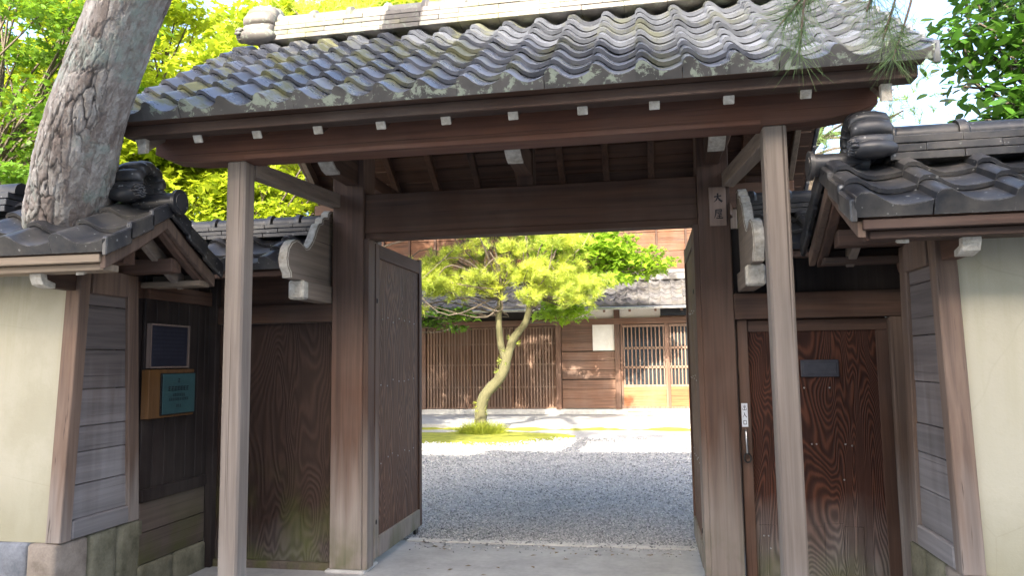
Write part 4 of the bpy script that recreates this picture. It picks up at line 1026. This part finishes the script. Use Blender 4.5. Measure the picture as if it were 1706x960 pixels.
# ------------------------------------------------------------------ great pine on the left wall
def great_pine():
    t = thing('pine_tree', (-4.25, 4.2, 0), 'huge leaning pine trunk with cracked grey bark rising through the left wall roof', 'tree')
    cl = curve_pts([(-4.0, 4.13, -.05), (-3.95, 4.13, 1.0), (-3.80, 4.13, 1.75), (-3.66, 4.09, 2.1), (-3.51, 3.95, 2.42), (-3.20, 3.68, 2.85), (-2.86, 3.47, 3.25), (-2.55, 3.32, 3.62), (-2.18, 3.25, 4.1), (-1.9, 3.3, 5.0), (-1.8, 3.6, 6.2), (-2.2, 4.0, 7.4), (-2.8, 4.2, 8.6)], 10)
    rd = np.interp(np.linspace(0, 1, len(cl)), [0, .16, .24, .30, .335, .41, .49, .57, .65, .8, 1], [.19, .17, .18, .20, .232, .200, .175, .168, .165, .13, .08])
    sides, rows = 300, 460
    # arc-length resample, dense where it shows
    P = np.array([tuple(p) for p in cl]); sl_ = np.concatenate([[0], np.cumsum(np.linalg.norm(np.diff(P, axis=0), axis=1))])
    q = np.concatenate([np.linspace(0, 2.0, 30), np.linspace(2.02, 4.7, 460), np.linspace(4.75, sl_[-1], 40)])
    C = np.stack([np.interp(q, sl_, P[:, k]) for k in range(3)], 1); Rr = np.interp(q, sl_, rd)
    V, crack, tone = [], [], []
    for i in range(len(q)):
        d = Vector(C[min(i + 1, len(q) - 1)] - C[max(i - 1, 0)]).normalized(); s = d.cross(Vector((0, 1, 0))).normalized(); u = s.cross(d)
        for k in range(sides):
            a = 2 * math.pi * k / sides; ca, sa = math.cos(a), math.sin(a); rr = Rr[i]
            # plate cells stretched along the stem
            w1 = mn.noise(Vector((ca * 2.2, sa * 2.2, q[i] * 2.2))); w2 = mn.noise(Vector((ca * 5, sa * 5, q[i] * 6 + 9))); w3 = mn.noise(Vector((ca * 14, sa * 14, q[i] * 18 + 3)))
            # irregular plates parted by fissures, taller than wide
            pp = Vector((ca * 3.9 + w1 * .40 + w2 * .26 + w3 * .12, sa * 3.9 - w1 * .40 + w2 * .26 - w3 * .12, q[i] * 6.2 + w1 * .5 + w2 * .55 + w3 * .25))
            dv = mn.voronoi(pp); ds = dv[0]; sev = max(0.0, min(1.0, .5 + 1.1 * mn.noise(Vector((ca * 1.5 + 5, sa * 1.5, q[i] * 1.6)))))
            f1 = min(1.0, (ds[1] - ds[0]) / (.04 + .14 * sev)); f1 = 1 - (1 - f1) * (.25 + .75 * sev)
            p2 = Vector((ca * 9 + w2 * .6 + w3 * .35, sa * 9 + w1 * .6 - w3 * .35, q[i] * 19 + w2 * 1.0 + w3 * .5))
            d2 = mn.voronoi(p2); e2 = min(1.0, (d2[0][1] - d2[0][0]) / .12)
            plate = mn.noise(Vector(dv[1][0]) * 2.3) * .006 + mn.noise(Vector(d2[1][0]) * 3.1) * .0045
            f2 = 1 - (1 - e2) * .35
            cr = min(f1, f2); big = mn.noise(Vector((ca * 1.2, sa * 1.2, q[i] * .9 + 4)))
            fine = mn.fractal(Vector((ca * 20, sa * 20, q[i] * 30)), 1.0, 2.0, 2)
            h = (f1 ** .6) * .011 + (f2 - 1) * .004 + plate + fine * .0014 + big * .007
            tone.append(.5 + .9 * mn.noise(Vector(dv[1][0]) * 5.1) + .5 * mn.noise(Vector(d2[1][0]) * 2.7))
            V.append(Vector(C[i]) + (s * ca + u * sa) * (rr + h)); crack.append(cr)
    V = np.array([tuple(v) for v in V]); n = len(q)
    i0 = (np.arange(n - 1)[:, None] * sides + np.arange(sides)[None]); i1 = (np.arange(n - 1)[:, None] * sides + (np.arange(sides)[None] + 1) % sides)
    F = np.stack([i0, i1, i1 + sides, i0 + sides], -1).reshape(-1, 4)
    o = fast_mesh('trunk', V, F, 'pine_bark', t); o.data.polygons.foreach_set('use_smooth', [True] * len(F))
    at = o.data.attributes.new('crack', 'FLOAT', 'POINT'); at.data.foreach_set('value', np.array(crack, dtype=np.float32))
    at = o.data.attributes.new('tone', 'FLOAT', 'POINT'); at.data.foreach_set('value', np.array(tone, dtype=np.float32))
    tips = ellip_pts(13, (-3.2, 4.2, 8.9), (2.6, 1.6, .9), .5)
    limbs(cl[60:], rd[60:], tips, t, 'bark_plain', .02)
    tp = np.repeat(tips, 9, 0) + rng.normal(size=(13 * 9, 3)) * np.array([.45, .45, .12]); dr_ = rng.normal(size=tp.shape) * .5 + np.array([0, 0, 1.0])
    needles('crown', tp, dr_, 'needle_dark', t, 40, .16, .003, 1.0)
great_pine()

# ------------------------------------------------------------------ courtyard pine and maple
def yard_pine():
    t = thing('pine_tree', (-3.4, 15.2, 0), 'small courtyard pine with a bent mossy trunk and bright needle crown', 'tree')
    cl = curve_pts([(-3.38, 15.2, -.05), (-3.46, 15.2, .35), (-3.38, 15.2, .78), (-3.02, 15.2, 1.2), (-2.88, 15.2, 1.6), (-2.72, 15.15, 2.0), (-2.45, 15.1, 2.35), (-2.35, 15.1, 2.9)], 6)
    rd = np.interp(np.linspace(0, 1, len(cl)), [0, .1, .5, 1], [.19, .125, .105, .05])
    V, Fc = tube_data(cl, rd, 14, 3, .25); pm('trunk', V, Fc, 'bark_mossy', t, 60)
    c2 = curve_pts([(-2.9, 15.2, 1.5), (-3.02, 15.2, 1.9), (-3.05, 15.2, 2.4), (-2.98, 15.15, 3.0)], 6)
    V, Fc = tube_data(c2, np.linspace(.085, .05, len(c2)), 10, 5, .25); pm('stem', V, Fc, 'bark_mossy', t, 60)
    tips = np.concatenate([ellip_pts(72, (-3.05, 15.0, 3.65), (2.05, .9, .95), .3), ellip_pts(18, (-4.5, 14.6, 3.0), (.9, .8, .6), .3), ellip_pts(24, (-1.7, 14.9, 3.1), (.8, .8, .5), .3), ellip_pts(3, (-2.9, 15.2, 5.0), (2.4, 1.3, .6), .2)])  # last group: upper tips added out of view to dapple the house front
    tips = tips[tips[:, 2] > 2.35]
    sk = list(cl[20:]) + list(c2[6:]); limbs(sk, [.045] * len(sk), tips, t, 'bark_plain', .007, bend=.45)
    m = 10; tp = np.repeat(tips, m, 0) + rng.normal(size=(len(tips) * m, 3)) * np.array([.17, .17, .06])
    dr_ = rng.normal(size=tp.shape) * .6 + np.array([0, -.15, .9]); needles('crown', tp, dr_, 'needle_bright', t, 64, .15, .0036, .85)
    # tufts springing from the trunk
    ids = rng.integers(4, len(cl) - 6, 26); tb = np.array([tuple(cl[i]) for i in ids]); td = rng.normal(size=tb.shape); td[:, 2] = np.abs(td[:, 2]) * .4
    kind(needles('trunk_tuft', tb + unit(td) * .12, td, 'needle_bright', t, 10, .12, .003, .5), 'stuff')
    # moss island and grass round its foot
    Vm, Fm = [(-3.5, 15.0, .07)], []; k = 60; rings = 8
    for r in range(1, rings + 1):
        for i in range(k):
            a = 2 * math.pi * i / k; rr = (1 + .25 * mn.noise(Vector((math.cos(a) * 1.5, math.sin(a) * 1.5, 3)))) * r / rings
            x, y = -3.5 + math.cos(a) * 2.1 * rr, 14.85 + math.sin(a) * 1.25 * rr
            Vm.append((x, y, .075 * math.cos(r / rings * math.pi / 2) - .018 + .014 * mn.noise(Vector((x * 3, y * 3, 0)))))
    for i in range(k): Fm.append((0, 1 + i, 1 + (i + 1) % k))
    for r in range(rings - 1):
        for i in range(k): a = 1 + r * k + i; b_ = 1 + r * k + (i + 1) % k; Fm.append((a, a + k, b_ + k, b_))
    kind(pm('moss_patch', Vm, Fm, 'moss', None, 80), 'stuff', 'bright yellow green moss mound round the foot of the courtyard pine', 'moss')
    n = 420; a = rng.random(n) * 6.28; r = rng.random(n) ** .7
    bs = np.stack([-3.4 + np.cos(a) * r * .42, 15.0 + np.sin(a) * r * .34, np.full(n, .05)], 1); dd = np.stack([np.cos(a) * .7 * r, np.sin(a) * .7 * r, np.ones(n)], 1)
    o = needles('grass', bs, dd, 'grass_blade', None, 7, .30, .006, .55); kind(o, 'stuff', 'tuft of bright grass round the bent pine trunk', 'grass')
    # thin moss strip along the pavement edge
    V, Fc = [], []; nn = 90
    for i in range(nn + 1):
        x = -9 + 13 * i / nn; wv = .06 + .13 * mn.noise(Vector((x * 1.3, 0, 0))) + .06 * mn.noise(Vector((x * 5, 3, 0))); wv = max(.004, wv)
        V += [(x, 16.52 - wv * 2.6, -.02), (x, 16.52 - wv, wv * .35 - .01), (x, 16.56, wv * .5 - .01)]
    for i in range(nn):
        for k in range(2): a = i * 3 + k; Fc.append((a, a + 3, a + 4, a + 1))
    kind(pm('moss_strip', V, Fc, 'moss', None, 80), 'stuff', 'strip of moss along the edge of the house pavement', 'moss')
yard_pine()
def maple(name, base, top, stem_r, crown, nclump, per, lsize, mat, label, shape=MAPLE, flat=.16, rxy=.5, cat='tree', group=None, lm='bark_plain', path=None):
    t = thing(name, base, label, cat, group)
    b_, tp = Vector(base), Vector(top); md = (b_ + tp) / 2 + Vector((random.uniform(-.3, .3), random.uniform(-.2, .2), 0))
    cl = curve_pts(path or [b_, md, tp], 8); rd = np.linspace(stem_r, stem_r * .35, len(cl)); V, Fc = tube_data(cl, rd, 10, 1, .2); pm('trunk', V, Fc, lm, t, 60)
    cs = np.concatenate([ellip_pts(max(2, int(nclump * f)), c, r, .3) for c, r, f in crown])
    limbs(cl[6:], rd[6:], cs, t, lm, .01)
    C, N = spray(cs, per, rxy, flat)
    leaves('crown', C, N, lsize * (.7 + .6 * rng.random(len(C))), shape, mat, t, .2)
    return t
maple('maple_tree', (-3.87, 17.4, 0), (-2.2, 16.9, 3.2), .055, [((-1.0, 17.0, 5.3), (1.8, 1.0, .7), .15), ((-1.3, 16.6, 3.9), (1.4, .9, .9), .8), ((-.2, 16.7, 3.7), (.8, .6, .35), .2), ((-1.9, 16.2, 2.6), (.55, .5, .25), .15)], 85, 55, .14, 'maple_leaf_fresh', 'bright green maple leaning over the house eave behind the courtyard pine', rxy=.32, flat=.13, path=[(-3.90, 17.4, -.05), (-3.93, 17.4, .3), (-3.80, 17.4, .75), (-3.47, 17.4, 1.25), (-3.22, 17.35, 1.7), (-2.95, 17.2, 2.3), (-2.3, 16.9, 3.2)])  # first crown cluster is added above the view to throw dapples on the house
maple('shrub', (-5.75, 15.9, 0), (-5.3, 15.7, 2.2), .03, [((-4.3, 15.5, 2.45), (.9, .4, .25), 1)], 18, 40, .11, 'maple_leaf_green', 'thin green leafy branch hanging below the courtyard pine crown', rxy=.25, flat=.08, cat='shrub')
# ------------------------------------------------------------------ trees behind the left wall
maple('maple_tree', (-8.5, 11.5, 0), (-8.0, 10.5, 4.5), .16, [((-7.8, 9.2, 5.6), (2.4, 1.4, 2.2), .6), ((-6.6, 9.0, 4.3), (1.7, 1.0, 1.0), .4)], 190, 120, .14, 'maple_leaf', 'yellow green maple behind the great leaning pine trunk', rxy=.55, flat=.16)
maple('maple_tree', (-9.6, 8.0, 0), (-8.0, 7.7, 3.8), .14, [((-7.2, 7.4, 4.9), (1.5, .8, 1.5), .5), ((-6.5, 7.4, 3.3), (1.2, .6, .6), .35), ((-6.9, 7.4, 2.6), (1.0, .5, .4), .15)], 90, 110, .09, 'maple_leaf_green', 'green maple with small leaves overhanging the left plaster wall', rxy=.42, flat=.12)
maple('maple_tree', (-8.2, 6.6, 0), (-7.2, 6.6, 2.5), .06, [((-6.35, 6.5, 2.95), (.8, .4, .28), 1)], 26, 80, .07, 'maple_leaf_orange', 'small orange tinted maple behind the left wall ridge', rxy=.28, flat=.09)
maple('maple_tree', (-5.6, 9.4, 0), (-5.3, 9.2, 2.8), .08, [((-5.0, 9.0, 3.4), (1.1, .7, .7), .8), ((-1.4, 8.4, 4.2), (2.6, .8, .5), .22)], 80, 100, .09, 'maple_leaf', 'low bright maple seen between the left gate post and the wall', rxy=.35, flat=.11)  # second crown cluster: unseen bough added above the yard to dapple the gravel
maple('maple_tree', (-7.2, 14.5, 0), (-6.6, 14.0, 5.0), .15, [((-7.0, 13.6, 6.4), (3.2, 1.2, 2.6), .7), ((-4.0, 13.4, 8.0), (2.6, 1.0, 1.2), .4), ((-11.5, 13.4, 6.0), (2.5, 1.2, 3.0), .4)], 230, 110, .18, 'maple_leaf', 'tall yellow green maple between the great pine and the gate ridge', rxy=.6, flat=.2)
def far_pine(base, top, crown, n, label, mat='needle_bright', length=.2, per=26, m=9, r=.18, lm='bark_plain'):
    t = thing('pine_tree', base, label, 'tree')
    cl = curve_pts([base, (Vector(base) + Vector(top)) / 2 + Vector((.3, 0, 0)), top], 8); rd = np.linspace(r, r * .4, len(cl)); V, Fc = tube_data(cl, rd, 12, 2, .2); pm('trunk', V, Fc, lm, t, 60)
    cs = np.concatenate([ellip_pts(max(2, int(n * f)), c, q, .25) for c, q, f in crown]); limbs(cl[6:], rd[6:], cs, t, lm, .015)
    tp = np.repeat(cs, m, 0) + rng.normal(size=(len(cs) * m, 3)) * np.array([.35, .35, .12]); dr_ = rng.normal(size=tp.shape) * .5 + np.array([0, -.1, .9])
    needles('crown', tp, dr_, mat, t, per, length, .005, .9)
far_pine((-6.2, 13.5, 0), (-5.6, 13.2, 6.5), [((-4.6, 12.6, 7.2), (2.8, 1.5, 1.3), .7), ((-4.6, 12.4, 5.6), (2.0, 1.0, .7), .4)], 190, 'tall pine with sunlit needles showing above the left end of the gate ridge')
far_pine((2.6, 14.5, 0), (3.0, 14.0, 5.5), [((3.3, 13.6, 5.6), (1.3, 1.2, 1.0), .5), ((2.2, 14.0, 4.1), (.6, .5, .4), .2), ((3.9, 13.2, 6.6), (1.2, 1.0, .8), .4)], 40, 'blue green pine far behind the right wall ridge', 'needle_green', .2, 22, 8)
# ------------------------------------------------------------------ broadleaf tree behind the right wall
maple('camellia_tree', (3.5, 6.3, 0), (3.3, 6.2, 3.2), .10, [((3.25, 6.0, 4.0), (.95, .6, .9), .6), ((3.15, 5.7, 3.05), (.85, .4, .4), .5)], 220, 26, .115, 'camellia_leaf', 'glossy dark green broadleaf tree above the right wall ridge', OVAL, .22, .28)
# ------------------------------------------------------------------ pine whose twigs hang before the roof on the right
def hanging_pine():
    t = thing('pine_tree', (3.6, 4.9, 0), 'pine whose thin twigs of long green needles hang before the right roof corner', 'tree')
    cl = curve_pts([(3.6, 4.9, 0), (3.7, 4.8, 2.2), (3.4, 4.5, 4.2), (3.1, 4.3, 6.0)], 8); rd = np.linspace(.16, .07, len(cl)); V, Fc = tube_data(cl, rd, 12, 2, .2); pm('trunk', V, Fc, 'bark_plain', t, 60)
    lb_ = curve_pts([(3.4, 4.55, 4.0), (2.6, 3.8, 3.95), (1.8, 3.2, 3.72), (1.15, 2.95, 3.42), (.75, 2.85, 3.25)], 6); V, Fc = tube_data(lb_, np.linspace(.05, .010, len(lb_)), 8, 1, .2); pm('limb', V, Fc, 'twig', t, 60)
    tw = [((1.10, 2.94, 3.40), (1.03, 2.9, 3.05), (.925, 2.85, 2.76)), ((1.0, 2.90, 3.35), (.96, 2.85, 3.1), (.865, 2.82, 2.86)), ((.80, 2.86, 3.27), (.70, 2.82, 3.0), (.555, 2.8, 2.83)), ((.75, 2.85, 3.25), (.66, 2.8, 3.0), (.615, 2.8, 2.70)),
          ((1.15, 2.95, 3.42), (1.06, 2.92, 2.95), (.955, 2.86, 2.68)), ((1.6, 3.1, 3.6), (1.52, 3.0, 3.3), (1.42, 2.95, 2.96)), ((.9, 2.88, 3.32), (.76, 2.84, 3.05), (.62, 2.82, 2.88)), ((1.75, 3.18, 3.68), (1.62, 3.0, 3.3), (1.30, 2.95, 2.99))]
    parts = []; B, D = [], []
    for a, b_, c in tw:
        b_ = (b_[0] - .02, b_[1], b_[2] - .05); c = (c[0] - .03, c[1], c[2] - .085)
        cp = curve_pts([a, b_, c], 5); parts.append(tube_data(cp, list(np.linspace(.006, .0035, len(cp))), 6)); d = (Vector(c) - Vector(b_)).normalized()
        for k in range(4): B.append(tuple(Vector(c) - d * k * .028)); D.append(tuple(d + Vector((0, 0, .25))))
    V, Fc = merge(parts); pm('twig', V, Fc, 'twig', t, 60)
    needles('needle_tuft', B, D, 'needle_green', t, 30, .15, .0010, 1.15)
    tips = ellip_pts(26, (3.2, 4.0, 6.4), (1.4, 1.2, .8), .4); limbs(cl[14:], rd[14:], tips, t, 'twig', .012)
    tp = np.repeat(tips, 8, 0) + rng.normal(size=(26 * 8, 3)) * np.array([.3, .3, .1]); needles('crown', tp, rng.normal(size=tp.shape) * .5 + np.array([0, 0, 1.0]), 'needle_green', t, 36, .14, .002, .95)
hanging_pine()

# ------------------------------------------------------------------ unseen house added behind the viewer, its roofline shaped to shade the gate front
nb = thing('added_shade_house', (-3, -9, 0), 'unseen white plastered house added across the lane to shade the gate', 'house')
nx = 1.65
tp_ = [(x + nx, z) for x, z in [(-9.4, 10.35), (-5.3, 10.15), (-3.3, 9.6), (-2.15, 8.95), (-1.55, 8.5), (-.95, 8.26), (-.5, 8.22), (7.9, 8.22)]]  # profile drawn to set the shadow edge across the gate roof
prism('wall', [(-9.0 + nx, 0), (7.5 + nx, 0)] + [(min(max(x, -9.0 + nx), 7.5 + nx), z) for x, z in tp_[::-1]], 'y', -13, -5.4, 'white_wall', nb)  # pale walls chosen to bounce fill light onto the gate
prism('roof', tp_ + [(x, z + .12) for x, z in tp_[::-1]], 'y', -13.3, -5.2, 'house_tile', nb)
for i in range(3):
    x = -6.6 + i * 3.0
    wn = box('window', x, x + 1.5, -5.398, -5.37, 4.6, 6.0, 'window_glass', nb, 0)
    box('frame', x - .06, x + 1.56, -5.398, -5.33, 4.5, 4.6, 'house_wood_x', wn)
print('objects', len(bpy.data.objects), 'tris', sum(len(o.data.loops) - 2 * len(o.data.polygons) for o in bpy.data.objects if o.type == 'MESH'))
